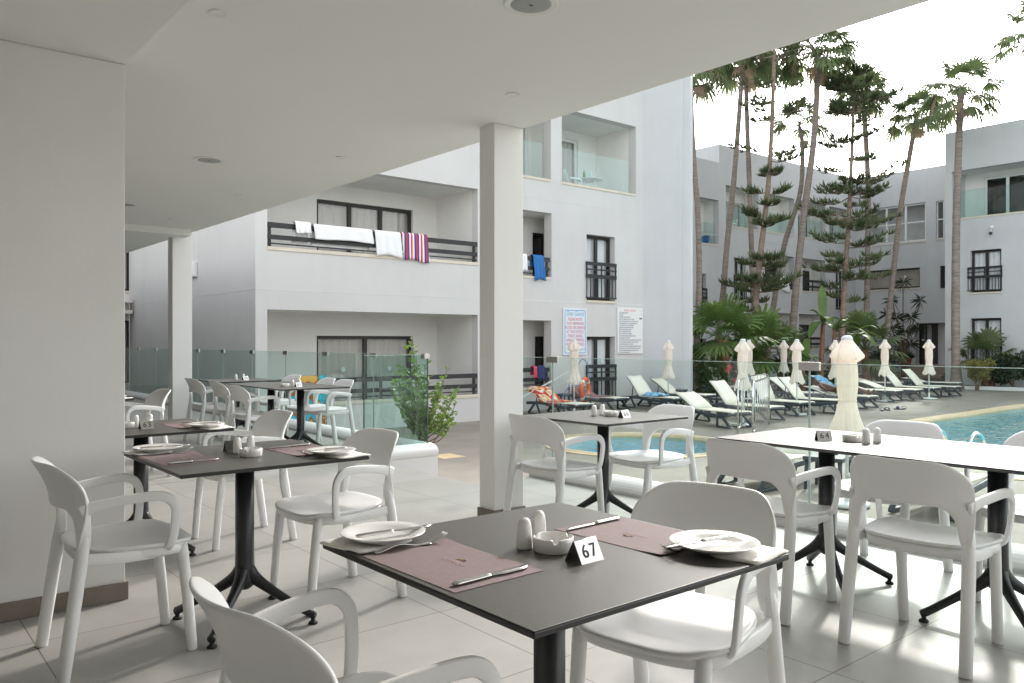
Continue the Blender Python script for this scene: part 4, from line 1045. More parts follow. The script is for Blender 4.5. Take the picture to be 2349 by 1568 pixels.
# items on the upper balcony
def bottle(x, y, h, rad, mat, label):
    u, z = onv(x, y, VA + .8)
    r = tag(MB().lathe([(.0005, 0), (rad, 0), (rad, h * .62), (rad * .35, h * .8), (rad * .35, h), (.0005, h)], 14, (0, 0, 0)).build('bottle', mat, smooth=True, loc=(u, VA + .8, T[2] + .42)), label, 'bottle')
def plastic_armchair(u, v, z, rz, label, mat='chair_plastic'):
    r = empty('balcony_chair', (u, v, z), rz, label, 'chair', 'plastic chairs on the balconies')
    MB().box(-.24, .24, -.22, .24, .41, .45).build('seat', mat, r, bevel=.02)
    MB().grid([[(-.24 + .06 * i, -.23 - .06 * j - .03 * math.cos(i * .4 - 1.6), .45 + .15 * j + .04 * math.sin(PI * i / 8) * (j == 3)) for j in range(4)] for i in range(9)], .02).build('backrest', mat, r, smooth=True)
    for sx in (-1, 1):
        for sy in (-1, 1): MB().tube([(sx * .21, sy * .2, .42), (sx * .26, sy * .25, 0)], .022, 8).build('leg', mat, r, smooth=True)
        MB().band(spline([(sx * .25, -.26, .66), (sx * .28, 0, .67), (sx * .28, .2, .64), (sx * .25, .22, .45)], 4), .05, .025, (1, 0, 0)).build('armrest', mat, r, smooth=True)
tz = T[2] - .35
u_ = onv(1400, 430, VA + .8)[0]
plastic_armchair(u_ + .5, VA + .85, tz, W_, 'white plastic chair behind the upper glass balustrade, right of the bottles')
plastic_armchair(onv(1310, 430, VA + .8)[0], VA + .85, tz, E_, 'white plastic chair at the left end of the upper glass balcony')
r = empty('balcony_table', (onv(1352, 430, VA + .8)[0], VA + .8, tz), 0, 'small white table with bottles on the upper glass balcony', 'table')
MB().lathe([(.0005, .74), (.38, .74), (.40, .755), (.38, .77), (.0005, .77)], 28).build('tabletop', 'chair_plastic', r, smooth=False)
for k in range(4): MB().tube([(.2 * math.cos(k * 1.57), .2 * math.sin(k * 1.57), .74), (.32 * math.cos(k * 1.57), .32 * math.sin(k * 1.57), 0)], .025, 8).build('leg', 'chair_plastic', r, smooth=True)
bottle(1340, 430, .27, .04, 'plastic_green', 'green bottle on the upper balcony table'); bottle(1355, 432, .28, .045, 'sign_board', 'clear water bottle on the upper balcony table')
cc = c_open[0]; plastic_armchair(cc[0] + (cc[1] - cc[0]) * .55, VC + .5, cc[2] - .5, W_, 'blue-draped chair on the distant balcony by the leaning palm', 'towel_blue')
cc = c_open[1]; plastic_armchair(cc[0] + (cc[1] - cc[0]) * .35, VC + .5, cc[2] - .5, W_, 'white plastic chair on the distant balcony between two trunks')
# ================================================================ POOL DECK
def dk(x, y): return flr(x, y, DK)
kc = room(2.33, 14.6); KR = 1.50
circ = lambda c, r, n=56: [(c[0] + r * math.cos(2 * PI * i / n), c[1] + r * math.sin(2 * PI * i / n)) for i in range(n)]
# free-form main pool: corner points then smoothed
raw = [(13.0, 3.0), (12.3, 4.6), (13.2, 6.0), (15.2, 7.0), (17.2, 8.0), (19.6, 8.35), (23, 8.4), (27, 8.4), (29.5, 7.6), (30.5, 5), (30.5, -2), (28, -6), (18, -6.5), (13.5, -4), (12.9, 0)]
def smooth_loop(P, n=6):
    out = []; m = len(P)
    for i in range(m):
        a, b, c, d = [Vector((*P[(i + k - 1) % m], 0)) for k in range(4)]
        for k in range(n):
            t = k / n; q = .5 * (2 * b + (c - a) * t + (2 * a - 5 * b + 4 * c - d) * t * t + (3 * b - a - 3 * c + d) * t ** 3); out.append((q.x, q.y))
    return out
def offset(P, d):
    out = []; n = len(P)
    for i in range(n):
        t = Vector(P[(i + 1) % n]) - Vector(P[i - 1]); nrm = Vector((t.y, -t.x)).normalized(); out.append((P[i][0] + nrm.x * d, P[i][1] + nrm.y * d))
    return out
def area(P): return sum(P[i][0] * P[(i + 1) % len(P)][1] - P[(i + 1) % len(P)][0] * P[i][1] for i in range(len(P))) / 2
mp = smooth_loop(raw)
if area(mp) < 0: mp = mp[::-1]
kp = circ(kc, KR)
cop_m, cop_k = offset(mp, .36), offset(kp, .30)
def sheet_holes(outer, holes, z):
    loops = [[Vector((*p, 0)) for p in l] for l in [outer] + holes]
    pts = [p for l in loops for p in l]
    tri = tessellate_polygon(loops)
    return MB().add([(p.x, p.y, z) for p in pts], [tuple(t) for t in tri])
big = [(-300, -300), (400, -300), (400, 400), (-300, 400)]
struct(sheet_holes(big, [offset(cop_m, -.05), offset(cop_k, -.05)], DK - .012).build('ground', 'deck'))
for pts, inner, mat, nm, depth, lab in ((cop_m, mp, 'pool_tile', 'main', 1.3, ''), (cop_k, kp, 'pool_tile_pale', 'kids', .5, '')):
    n = len(pts); m = MB()
    ring = [(p[0], p[1], DK - .05) for p in pts] + [(p[0], p[1], DK + .004) for p in pts] + [(p[0], p[1], DK + .012) for p in offset(inner, .03)] + [(p[0], p[1], DK - .03) for p in inner] + [(p[0], p[1], DK - .09) for p in offset(inner, .02)]
    m.add(ring, [(a * n + i, a * n + (i + 1) % n, (a + 1) * n + (i + 1) % n, (a + 1) * n + i) for a in range(4) for i in range(n)])
    struct(m.build('pool_coping', 'coping'))
    m = MB()
    fl = inner
    m.add([(p[0], p[1], DK - .085) for p in offset(fl, .015)] + [(p[0], p[1], DK - depth) for p in fl], [(i, (i + 1) % n, n + (i + 1) % n, n + i) for i in range(n)])
    m.add([(p[0], p[1], DK - depth) for p in fl], [tuple(t) for t in tessellate_polygon([[Vector((*p, 0)) for p in fl]])])
    struct(m.build('pool_basin', mat))
    wm = MB().add([(p[0], p[1], DK - .075) for p in offset(fl, .012)], [tuple(t) for t in tessellate_polygon([[Vector((*p, 0)) for p in fl]])])
    struct(wm.build('pool_water', 'water'))
# grate slots round the kids pool
m = MB()
for i in range(150):
    a = 2 * PI * i / 150; c, s = math.cos(a), math.sin(a)
    m.beam((kc[0] + c * (KR + .05), kc[1] + s * (KR + .05), DK + .0145), (kc[0] + c * (KR + .20), kc[1] + s * (KR + .20), DK + .0115), .016, .004)
tag(m.build('overflow_grate', 'sill_stone'), 'pale slotted overflow grate ringing the little round pool', 'pool grate')
# planting bed kerb and soil
bed = [dk(1560, 893), dk(1640, 893), dk(1760, 890), dk(1900, 884), dk(2030, 878), dk(2130, 884), dk(2213, 893), dk(2349, 897), dk(2700, 906)]
m = MB(); top = DK + .12
for i in range(len(bed) - 1):
    a, b = Vector((*bed[i], 0)), Vector((*bed[i + 1], 0)); d = (b - a).normalized(); nrm = Vector((-d.y, d.x, 0)) * .10
    q = [a - nrm, b - nrm, b + nrm, a + nrm]
    m.add([(p.x, p.y, DK - .05) for p in q] + [(p.x, p.y, top) for p in q], [(4, 5, 6, 7), (0, 1, 5, 4), (1, 2, 6, 5), (2, 3, 7, 6), (3, 0, 4, 7)])
struct(m.build('planter_kerb', 'stucco_smooth'))
soil = [(p[0], p[1]) for p in bed] + [(35.9, bed[-1][1]), (35.9, 14.5), (42.2, 14.5), (42.2, 21.7), (26.5, 21.7)]
m = MB().add([(p[0], p[1], DK + .05) for p in soil], [tuple(t) for t in tessellate_polygon([[Vector((*p, 0)) for p in soil]])])
struct(m.build('soil', 'earth'))
c = dk(1024, 1046); tag(MB().box(-.22, .22, -.22, .22, -.01, .004).build('drain_cover', 'coping', loc=(c[0], c[1], DK - .008), bevel=.003), 'square sandy drain cover in the deck beside the white kerb end', 'drain cover')
# ---------------------------------------------------------------- loungers (local x: foot -> head)
def lounger_proto(rise, sheet):
    r = empty('sun_lounger', (0, 0, 0), 0, None, 'sun lounger', 'cream and grey sun loungers round the pools')
    hx = 1.22; c, s = math.cos(R(rise)), math.sin(R(rise))
    for y in (-.31, .31):
        pts = spline([(.0, y, .30), (.10, y, .285), (.45, y, .25), (.95, y, .27), (1.3, y, .30), (1.75, y, .285), (1.93, y, .27)], 4)
        MB().band(pts, .075, .045, (0, 1, 0)).build('side_rail', 'lounger_frame', r, smooth=True)
        for (x0, x1, x2) in ((.22, .02, .42), (1.62, 1.86, 1.36)):
            m = MB(); m.band([(x0 + (.08 if x0 < 1 else -.0), y, .26), (x1, y, .02)], .06, .045, (0, 1, 0)); m.band([(x0 + (.2 if x0 < 1 else -.1), y, .27), (x2, y, .02)], .05, .04, (0, 1, 0))
            m.band([(x1 - .01, y, .018), (x2 + .01, y, .018)], .035, .05, (0, 1, 0)).build('leg', 'lounger_frame', r, smooth=True)
    m = MB(); m.tube([(.03, -.31, .29), (.0, -.2, .315), (.0, .2, .315), (.03, .31, .29)], .03, 10); m.tube([(1.9, -.31, .27), (1.93, 0, .27), (1.9, .31, .27)], .028, 10)
    m.build('cross_bar', 'lounger_frame', r, smooth=True)
    prof = [(.0, .325), (.03, .345), (.3, .342), (.75, .335), (hx, .34)]
    G = [[(x, y, z - .012 * (1 - abs(y) / .3)) for y in (-.29, -.15, 0, .15, .29)] for x, z in prof]
    MB().grid(G, .022).build('seat_sling', 'sling', r, smooth=True)
    B = [(hx + .02 + c * t, .345 + s * t + .03 * math.sin(PI * t / .74)) for t in (0, .15, .3, .45, .6, .72)]
    G = [[(x, y, z - .014 * (1 - abs(y) / .3)) for y in (-.285, -.15, 0, .15, .285)] for x, z in B]
    b = MB().grid(G, .024).build('backrest', 'sling', r, smooth=True)
    m = MB()
    for y in (-.27, .27): m.tube([(x, y, z - .025) for x, z in B], .016, 8)
    m.tube([(B[-1][0], -.27, B[-1][1] - .02), (B[-1][0], .27, B[-1][1] - .02)], .018, 8)
    if rise > 15:
        for y in (-.2, .2): m.tube([(B[3][0], y, B[3][1] - .03), (B[3][0] + .1 * s - .02, y, .29)], .014, 6)
    m.build('back_frame', 'lounger_frame', r, smooth=True)
    return r, prof, B
LP = {}
def lounger(X, Z, ang, rise, label):
    """X, Z: foot end on the deck as measured; ang: turn from the v direction"""
    if rise not in LP:
        r, pr, B = lounger_proto(rise, True); LP[rise] = [r, [False], pr, B]
    P = LP[rise]; u, v = room(X, Z)
    return place(P[0], P[1], (u, v, DK), PI / 2 + R(ang), label), P
def towel_on(l, P, xs, mat, label, w=.33, lump=.0, name='beach_towel'):
    path = [p for p in P[2]] + [p for p in P[3][1:]]
    def pt(x):
        for a, b in zip(path, path[1:]):
            if a[0] <= x <= b[0]: return a[1] + (b[1] - a[1]) * (x - a[0]) / (b[0] - a[0])
        return path[-1][1]
    G = []
    n = 26
    for i in range(n + 1):
        x = xs[0] + (xs[1] - xs[0]) * i / n; row = []
        for j in range(11):
            y = -w + 2 * w * j / 10; k = abs(y) - .285
            z = pt(min(x, path[-1][0])) + .026 - (max(0, k) * 2.2) + lump * (math.sin(i * 1.3 + j) * .5 + .5) * (1 - (2 * j / 10 - 1) ** 2) + .006 * math.sin(i * .9 + j * 1.7)
            row.append((x, y, z))
        G.append(row)
    o = MB().grid(G, .012).build(name, mat, smooth=True)
    o.location = l.location; o.rotation_euler = l.rotation_euler
    return tag(o, label, 'towel', 'towels lying on loungers')
def px(x, y): Z = F * (CAMZ - DK) / (y - CY); return (x - CX) / F * Z, Z
la = lounger(1.76, 19.4, -4, 26, 'sun lounger under the red towel, leftmost by the hotel wall')
towel_on(*la, (.75, 1.92), 'towel_red', 'red patterned beach towel on the leftmost lounger')
lb = lounger(*px(1427, 943), 2, 26, 'sun lounger under the multicoloured towel near the life ring')
towel_on(*lb, (.55, 1.92), 'towel_jungle', 'multicoloured pink and green beach towel near the life ring')
ld = lounger(4.5, 21.5, -2, 48, 'raised sun lounger holding a crumpled blue towel by the corner tower')
towel_on(*ld, (.62, 1.15), 'towel_sea', 'crumpled pale blue towel on the raised lounger by the tower', lump=.09, w=.28)
lounger(*px(1630, 934), 6, 34, 'sun lounger behind the blue-towel lounger, next to the yellow bin')
lounger(*px(1702, 983), -12, 26, 'sun lounger slanting towards us, just left of the curved steel railing')
lounger(7.89, 26.35, 0, 62, 'steeply raised sun lounger in front of the flowering hibiscus bush')
lounger(*px(1783, 968), -2, 48, 'raised sun lounger seen behind the curved steel railing')
lounger(*px(1852, 955), -8, 62, 'sun lounger just right of the curved steel railing')
lounger(8.55, 20.7, 2, 48, 'raised sun lounger behind the joint of the glass fence')
lounger(9.27, 23.5, 4, 34, 'sun lounger in the second row behind the small parasol')
lman = lounger(9.95, 22.2, 0, 16, 'nearly flat sun lounger with a sunbather on it')
lcy = lounger(11.1, 24.9, 3, 34, 'sun lounger with a bright blue towel behind the sunbather')
towel_on(*lcy, (1.0, 1.75), 'towel_sea', 'bright blue striped towel on the lounger behind the sunbather', lump=.03)
lounger(*px(2063, 922), 2, 10, 'flat sun lounger right of the big near parasol')
lounger(*px(2109, 919), 0, 16, 'low sun lounger under the parasol, second right of the big parasol')
lounger(*px(2150, 914), 0, 48, 'raised sun lounger left of the rightmost parasol')
lounger(*px(2198, 911), 0, 48, 'rightmost raised sun lounger beside the rightmost parasol')
lounger(16.4, 29.5, 8, 10, 'flat sun lounger at the foot of the straight right palm')
lounger(14.2, 29.3, 4, 10, 'far flat sun lounger below the entrance stair')
u, v = room(2.815, 10.1)
lq = place(*LP[16][:2], (u, v, DK), R(0), 'sun lounger close outside the glass fence, under the back of a terrace chair')
lounger_n = towel_on(lq, LP[16], (1.35, 1.72), 'towel_navy', 'dark navy towel on the lounger just outside the fence', lump=.08, w=.2)
u, v = room(4.3, 8.5); place(*LP[16][:2], (u, v, DK), R(3), 'sun lounger outside the fence seen below table 64')
# ---------------------------------------------------------------- low side tables
def side_proto():
    r = empty('side_table', (0, 0, 0), 0, None, 'side table', 'grey plastic side tables between loungers')
    m = MB()
    for i in range(7): m.box(-.23 + .066 * i, -.23 + .066 * i + .056, -.23, .23, .40, .42)
    m.box(-.24, .24, -.24, -.231, .37, .42).box(-.24, .24, .231, .24, .37, .42).box(-.24, -.231, -.23, .23, .37, .42).box(.231, .24, -.23, .23, .37, .42)
    m.box(-.23, .23, -.02, .02, .385, .3995); m.build('tabletop', 'lounger_frame', r)
    for x in (-.2, .2):
        for y in (-.2, .2): MB().tube([(x, y, .37), (x * 1.08, y * 1.08, 0)], [.026, .019], 10).build('leg', 'lounger_frame', r, smooth=True)
    return r
SP, spu = side_proto(), [False]
for x, y, l in ((1900, 1122, 'grey side table under the big near parasol, outside the fence'), (1655, 951, 'grey side table behind the slanting lounger'), (1553, 926, 'grey side table by the blue-towel lounger'),
                (1869, 938, 'grey side table right of the glass fence joint'), (1985, 906, 'grey side table behind the big parasol'), (1291, 940, 'grey side table between the two patterned-towel loungers'), (2092, 901, 'grey side table between the right-hand loungers')):
    u, v = dk(x, y); place(SP, spu, (u, v, DK), R(12), l)
u, v = dk(1911, 1118)
tag(MB().lathe([(.0005, .004), (.05, .004), (.06, .03), (.07, .03), (.06, 0), (.0005, 0)], 20).build('ashtray', 'dark_steel', loc=(u, v, DK + .421), smooth=True), 'dark round ashtray on the side table outside the fence', 'ashtray')
# ---------------------------------------------------------------- closed parasols
def parasol_proto():
    r = empty('parasol', (0, 0, 0), 0, None, 'parasol', 'closed cream parasols round the pools')
    MB().tube([(0, 0, .03), (0, 0, 1.86)], .019, 14).build('pole', 'pole_white', r, smooth=True)
    MB().lathe([(.0005, 0), (.24, 0), (.245, .02), (.235, .035), (.06, .05), (.03, .055), (.03, .20), (.0005, .20)], 32).build('base', 'pole_white', r, smooth=True)
    MB().tube([(.02, 0, .34), (.055, 0, .34)], .026, 12).build('crank', 'pole_white', r, smooth=True)
    N = 96; rows = []
    # hem ... tie ... shoulder
    prof = [(.80, .186), (.83, .190), (.90, .170), (1.0, .146), (1.10, .124), (1.15, .112), (1.18, .109), (1.22, .114), (1.32, .124), (1.45, .126), (1.55, .121), (1.62, .110), (1.655, .098)]
    for k, (z, rad) in enumerate(prof):
        row = []
        a6 = .22 * (1 - sm(.85, 1.2, z)) + .10 * sm(1.15, 1.3, z); rad *= .93 - .07 * sm(.85, 1.0, z)
        for i in range(N):
            t = 2 * PI * i / N
            f = 1 + a6 * (abs(math.sin(5 * t + .25 * math.sin(3 * z))) - .55) + .07 * (abs(math.sin(11.0 * t + z * 1.5)) - .6) + .04 * math.sin(3 * t + z * 4)
            row.append((rad * f * math.cos(t), rad * f * math.sin(t), z + (.035 * math.sin(4 * t + .6) if k < 2 else 0)))
        rows.append(row)
    m = MB(); m.add([p for row in rows for p in row], [(a * N + i, a * N + (i + 1) % N, (a + 1) * N + (i + 1) % N, (a + 1) * N + i) for a in range(len(rows) - 1) for i in range(N)])
    m.build('canopy', 'parasol_cloth', r, smooth=True)
    m = MB(); rows = []
    for z, rad, am in ((1.66, .150, .22), (1.685, .155, .20), (1.74, .128, .14), (1.80, .092, .08), (1.845, .066, .02), (1.862, .058, 0)):
        rows.append([(rad * (1 + am * math.cos(6 * 2 * PI * i / N)) * math.cos(2 * PI * i / N), rad * (1 + am * math.cos(6 * 2 * PI * i / N)) * math.sin(2 * PI * i / N), z - am * .12 * (1 - math.cos(6 * 2 * PI * i / N))) for i in range(N)])
    m.add([p for row in rows for p in row], [(a * N + i, a * N + (i + 1) % N, (a + 1) * N + (i + 1) % N, (a + 1) * N + i) for a in range(len(rows) - 1) for i in range(N)])
    m.build('vent_flap', 'parasol_cloth', r, smooth=True)
    MB().lathe([(.060, 1.858), (.063, 1.868), (.058, 1.89), (.04, 1.905), (.0005, 1.91)], 24).build('cap', 'parasol_cap', r, smooth=True)
    m = MB(); m.tube([(.1 * math.cos(2 * PI * i / 20), .1 * math.sin(2 * PI * i / 20), 1.18) for i in range(20)], .008, 6, closed=True).build('tie_strap', 'parasol_cloth', r, smooth=True)
    return r
UP, upu = parasol_proto(), [False]
for i, (x, y, l) in enumerate(((1317, 951, 'closed cream parasol in front of the Dear Guests notice'), (1533, 930, 'closed cream parasol in front of the corner tower'), (1704, 977, 'closed cream parasol behind the curved steel railing, the nearer of two'),
        (1718, 917, 'closed cream parasol half hidden behind the railing parasol'), (1798, 906, 'small far closed parasol among the palm plants'), (1828, 952, 'closed cream parasol left of the glass fence joint'),
        (1943, 1159, 'largest closed cream parasol, just outside the glass fence'), (1916, 932, 'closed parasol mostly hidden behind the largest one'), (2030, 921, 'closed cream parasol in front of the leaning palm foot'), (2131, 916, 'rightmost closed cream parasol before the entrance door'))):
    u, v = dk(x, y); o = place(UP, upu, (u, v, DK), i * .7, l)
    sc = (1.0, .99, 1.0, 1.0, .99, 1.0, 1.005, .99, 1.0, 1.0)[i]; o.scale = (1, 1, sc)
# ---------------------------------------------------------------- curved pool railing, ladders
r0 = empty('pool_railing', (*dk(1722, 994), DK), 0, 'curved stainless steel railing with many upright bars by the pools', 'railing')
P0, P1, P2 = px(1692, 992), px(1724, 1000), px(1762, 985)
A, B, C2 = [Vector((*room(*p), 0)) for p in (px(1690, 992), px(1732, 1008), px(1764, 984))]
loc = Vector(r0.location)
def on(t, z):
    q = A * ((1 - t) ** 2) + B * (2 * t * (1 - t)) + C2 * (t * t); return Vector((q.x, q.y, DK + z)) - loc
A, B, C2 = [Vector((*room(*p), 0)) for p in (px(1727, 1003), px(1752, 985), px(1764, 975))]
MB().tube([on(0, 0)] + [on(0, .98), on(.02, 1.04), on(.06, 1.06)] + [on(t / 12, 1.06) for t in range(1, 12)] + [on(.98, 1.05), on(1, 1.0), on(1, 0)], .018, 10).build('top_rail', 'chrome', r0, smooth=True)
for k in range(9): MB().tube([on((k + 1) / 10, .10), on((k + 1) / 10, 1.05)], .008, 8).build('bar', 'chrome', r0, smooth=True)
MB().tube([on(t / 12, .10) for t in range(13)], .014, 8).build('bottom_rail', 'chrome', r0, smooth=True)
A, B, C2 = [Vector((*room(*p), 0)) for p in (px(1693, 995), px(1722, 962), px(1762, 958))]
MB().tube([on(0, 0), on(0, 1.0), on(.02, 1.05), on(.06, 1.06)] + [on(t / 12, 1.06) for t in range(1, 12)] + [on(.98, 1.05), on(1, 1.0), on(1, 0)], .016, 10).build('top_rail', 'chrome', r0, smooth=True)
for k in range(8): MB().tube([on((k + 1) / 9, .10), on((k + 1) / 9, 1.05)], .008, 8).build('bar', 'chrome', r0, smooth=True)
MB().tube([on(t / 12, .10) for t in range(13)], .014, 8).build('bottom_rail', 'chrome', r0, smooth=True)
r = empty('pool_ladder', (*room(6.50, 11.7), DK), R(-5), 'pair of curved steel ladder handles at the edge of the main pool', 'pool ladder')
for y in (-.27, .27):
    MB().tube(spline([(-.28, y, -.02), (-.27, y, .36), (-.20, y, .51), (-.05, y, .55), (.10, y, .46), (.16, y, .2), (.16, y, -.7)], 5), .022, 12).build('handrail', 'chrome', r, smooth=True)
for z in (-.2, -.45): MB().box(.13, .2, -.27, .27, z, z + .03).build('rung', 'chrome', r)
# ---------------------------------------------------------------- life ring, bin, sandals
c = room(2.02, 22.3)
r = empty('life_ring', (c[0], c[1], DK), R(25), 'orange life ring on a post with pale blue rope by the hotel wall', 'life ring')
m = MB(); m.tube([(.30 * math.cos(2 * PI * i / 32), 0, .52 + .30 * math.sin(2 * PI * i / 32)) for i in range(32)], .06, 14, closed=True).build('ring', 'life_orange', r, smooth=True)
for k in range(4):
    a = PI / 4 + k * PI / 2; q = [(.30 * math.cos(a + d), 0, .52 + .30 * math.sin(a + d)) for d in (-.12, -.04, .04, .12)]
    MB().tube(q, .062, 14).build('band', 'sign_white', r, smooth=True)
MB().tube([(0, .10, 0), (0, .10, .8)], .03, 10).build('post', 'pole_white', r, smooth=True)
MB().tube(spline([(-1.9, .0, .25), (-1.0, .02, .82), (-.4, .03, 1.25), (0, .05, 1.36), (.3, .03, 1.15), (.36, .0, .75)], 6), .012, 6).build('rope', 'rope_blue', r, smooth=True)
pa, pb = at(1186, 919, 20.2), at(1309, 851, 22.0)
r = empty('handrail', (pb.x, pb.y, DK), 0, 'thin sloping steel handrail in front of the hotel wall, left of the life ring', 'handrail')
q0 = Vector(r.location); MB().tube([pa - q0, pb - q0], .022, 10).build('rail', 'pole_white', r, smooth=True)
for p_ in (pa, pb): MB().tube([(p_.x - q0.x, p_.y - q0.y, 0), p_ - q0], .02, 10).build('post', 'pole_white', r, smooth=True)
c = dk(1565, 899)
r = empty('litter_bin', (c[0], c[1], DK), R(20), 'yellow litter bin at the foot of the corner tower', 'bin')
MB().lathe([(.14, 0), (.17, .5), (.165, .5), (.0005, .48)], 24).build('body', 'bin_yellow', r, smooth=True)
MB().lathe([(.172, .5), (.175, .54), (.12, .62), (.0005, .65)], 24).build('lid', 'dark_steel', r, smooth=True)
def sandal(x, y, rz, label):
    c = dk(x, y); r = empty('sandal', (c[0], c[1], DK - .012), rz, label, 'sandal', 'dark sandals left on the deck')
    MB().prism([(.14 * math.cos(2 * PI * i / 20), (.05 + .008 * math.cos(2 * PI * i / 20)) * math.sin(2 * PI * i / 20)) for i in range(20)], 0, .03).build('sole', 'ink', r, bevel=.006)
    MB().band([(.03 + .0 * k, .06 * math.cos(PI * k / 8), .028 + .055 * math.sin(PI * k / 8)) for k in range(9)], .07, .008, (0, .01, 1)).build('strap', 'towel_navy', r, smooth=True)
for x, y, z, l in ((2023, 942, .3, 'leftmost dark sandal on the deck'), (2036, 941, .9, 'second dark sandal from the left on the deck'), (2062, 939, 2.2, 'third dark sandal from the left on the deck'), (2074, 938, .5, 'rightmost dark sandal on the deck')):
    sandal(x, y, z, l)
c = at(1547, 893, 25.0)
r = empty('storage_box', (c.x, c.y, DK), -R(39.6), 'low white storage box with a green lid edge by the corner tower', 'box')
MB().box(-.42, .42, -.25, .25, 0, .30).build('body', 'sign_white', r, bevel=.02)
MB().box(-.44, .30, -.27, .27, .301, .34).build('lid', 'bush_leaf', r, bevel=.01)
# ---------------------------------------------------------------- sunbather
def skin(name, mat, verts, edges, rad, root=0, parent=None, sub=2):
    me = bpy.data.meshes.new(name); me.from_pydata(verts, edges, []); o = bpy.data.objects.new(name, me); COL.objects.link(o)
    s = o.modifiers.new('skin', 'SKIN'); s.use_smooth_shade = True
    for i, d in enumerate(me.skin_vertices[0].data if me.skin_vertices else []): d.radius = rad[i]
    ss = o.modifiers.new('sub', 'SUBSURF'); ss.levels = ss.render_levels = sub
    if not me.skin_vertices:
        bm = bmesh.new(); bm.from_mesh(me); l = bm.verts.layers.skin.verify()
        for i, vv in enumerate(bm.verts): vv[l].radius = rad[i]; vv[l].use_root = (i == root)
        bm.to_mesh(me); bm.free()
    bpy.context.view_layer.update()
    m2 = bpy.data.meshes.new_from_object(o.evaluated_get(bpy.context.evaluated_depsgraph_get()))
    bpy.data.objects.remove(o)
    m2.materials.clear(); m2.materials.append(MATS[mat])
    for p in m2.polygons: p.use_smooth = True
    o = bpy.data.objects.new(name, m2); COL.objects.link(o)
    if parent: o.parent = parent
    return o
lm = lman[0]
man = empty('person', lm.location, 0, 'person in bright green shorts lying on a lounger behind the big parasol', 'person'); man.rotation_euler = lm.rotation_euler
V = [(.95, 0, .45), (1.15, 0, .475), (1.34, 0, .53), (1.50, 0, .585), (1.60, 0, .625), (1.68, 0, .66), (1.76, 0, .70), (1.84, 0, .725),
     (.90, .10, .44), (.52, .13, .60), (.12, .13, .43), (.05, .13, .53), (.90, -.10, .44), (.50, -.14, .50), (.10, -.15, .42), (.04, -.16, .52),
     (1.47, .19, .57), (1.22, .27, .46), (1.00, .19, .53), (.93, .14, .55), (1.47, -.19, .57), (1.22, -.30, .44), (.99, -.34, .40), (.91, -.35, .39)]
Ed = [(0, 1), (1, 2), (2, 3), (3, 4), (4, 5), (5, 6), (6, 7), (0, 8), (8, 9), (9, 10), (10, 11), (0, 12), (12, 13), (13, 14), (14, 15), (3, 16), (16, 17), (17, 18), (18, 19), (3, 20), (20, 21), (21, 22), (22, 23)]
Ra = [(.13, .10), (.125, .095), (.15, .11), (.13, .09), (.06, .055), (.065, .06), (.085, .10), (.065, .07), (.09, .085), (.06, .06), (.042, .042), (.03, .04), (.09, .085), (.06, .06), (.042, .042), (.03, .04),
      (.055, .055), (.042, .042), (.032, .032), (.035, .02), (.055, .055), (.042, .042), (.032, .032), (.035, .02)]
skin('body', 'skin_dark', V, Ed, Ra, 0, man)
skin('shorts', 'shorts_green', [(1.06, 0, .465), (.95, 0, .455), (.88, .10, .45), (.66, .125, .535), (.88, -.10, .45), (.64, -.13, .49)], [(0, 1), (1, 2), (2, 3), (1, 4), (4, 5)], [(.14, .11), (.145, .115), (.105, .10), (.095, .09), (.105, .10), (.095, .09)], 1, man)
MB().lathe([(.0005, .10), (.05, .092), (.085, .055), (.098, 0), (.09, -.02), (.0005, -.02)], 20).xf(Matrix.Translation((1.80, 0, .715)) @ Matrix.Rotation(R(65), 4, 'Y')).build('hair', 'hair_black', man, smooth=True)
m = MB()
for y in (-.035, .035): m.lathe([(.0005, .012), (.012, .008), (.016, 0), (.0005, -.004)], 10, (1.735, y, .79))
m.build('eyes', 'hair_black', man, smooth=True)
# ================================================================ PLANTS
def frond(mb, p, az, el, L, Rr, droop=.35, N=22, spread=105, dead=None):
    f = Vector((math.cos(az) * math.cos(el), math.sin(az) * math.cos(el), math.sin(el)))
    s = Vector((-math.sin(az), math.cos(az), 0)); n = f.cross(s)
    if n.z < 0: n = -n
    pts = [p + f * (L * t) + Vector((0, 0, -droop * .45 * L * t * t)) for t in (0, .33, .66, 1)]
    mb.tube(pts, [.022, .017, .013, .010], 5, cap=False)
    q = pts[-1]; d = (pts[-1] - pts[-2]).normalized()
    n2 = d.cross(s); n2 = -n2 if n2.z < 0 else n2
    tilt = random.uniform(-.35, .35); s2 = (s * math.cos(tilt) + n2 * math.sin(tilt)); n2 = (n2 * math.cos(tilt) - s * math.sin(tilt))
    for k in range(N):
        a = R(-spread + 2 * spread * (k + .5) / N)
        v = d * math.cos(a) + s2 * math.sin(a); w = -d * math.sin(a) + s2 * math.cos(a)
        r = Rr * (.72 + .28 * math.cos(a * .8)) * random.uniform(.88, 1.05) * (1 if k % 2 else .80)
        hw = r * math.sin(R(spread / N)) * .85
        fold = n2 * (.02 * Rr if k % 2 else -.02 * Rr)
        m1 = q + v * (r * .5) + Vector((0, 0, -droop * .10 * r)) + fold
        m2 = q + v * (r * .76) + Vector((0, 0, -droop * .38 * r)) - n2 * .02
        tp = q + v * (r * .92) + Vector((0, 0, -droop * random.uniform(.6, 1.15) * r))
        mb.add([q, m1 - w * hw, m1 + w * hw, m2 - w * hw * .7, m2 + w * hw * .7, tp], [(0, 1, 2), (1, 3, 4, 2), (3, 5, 4)])
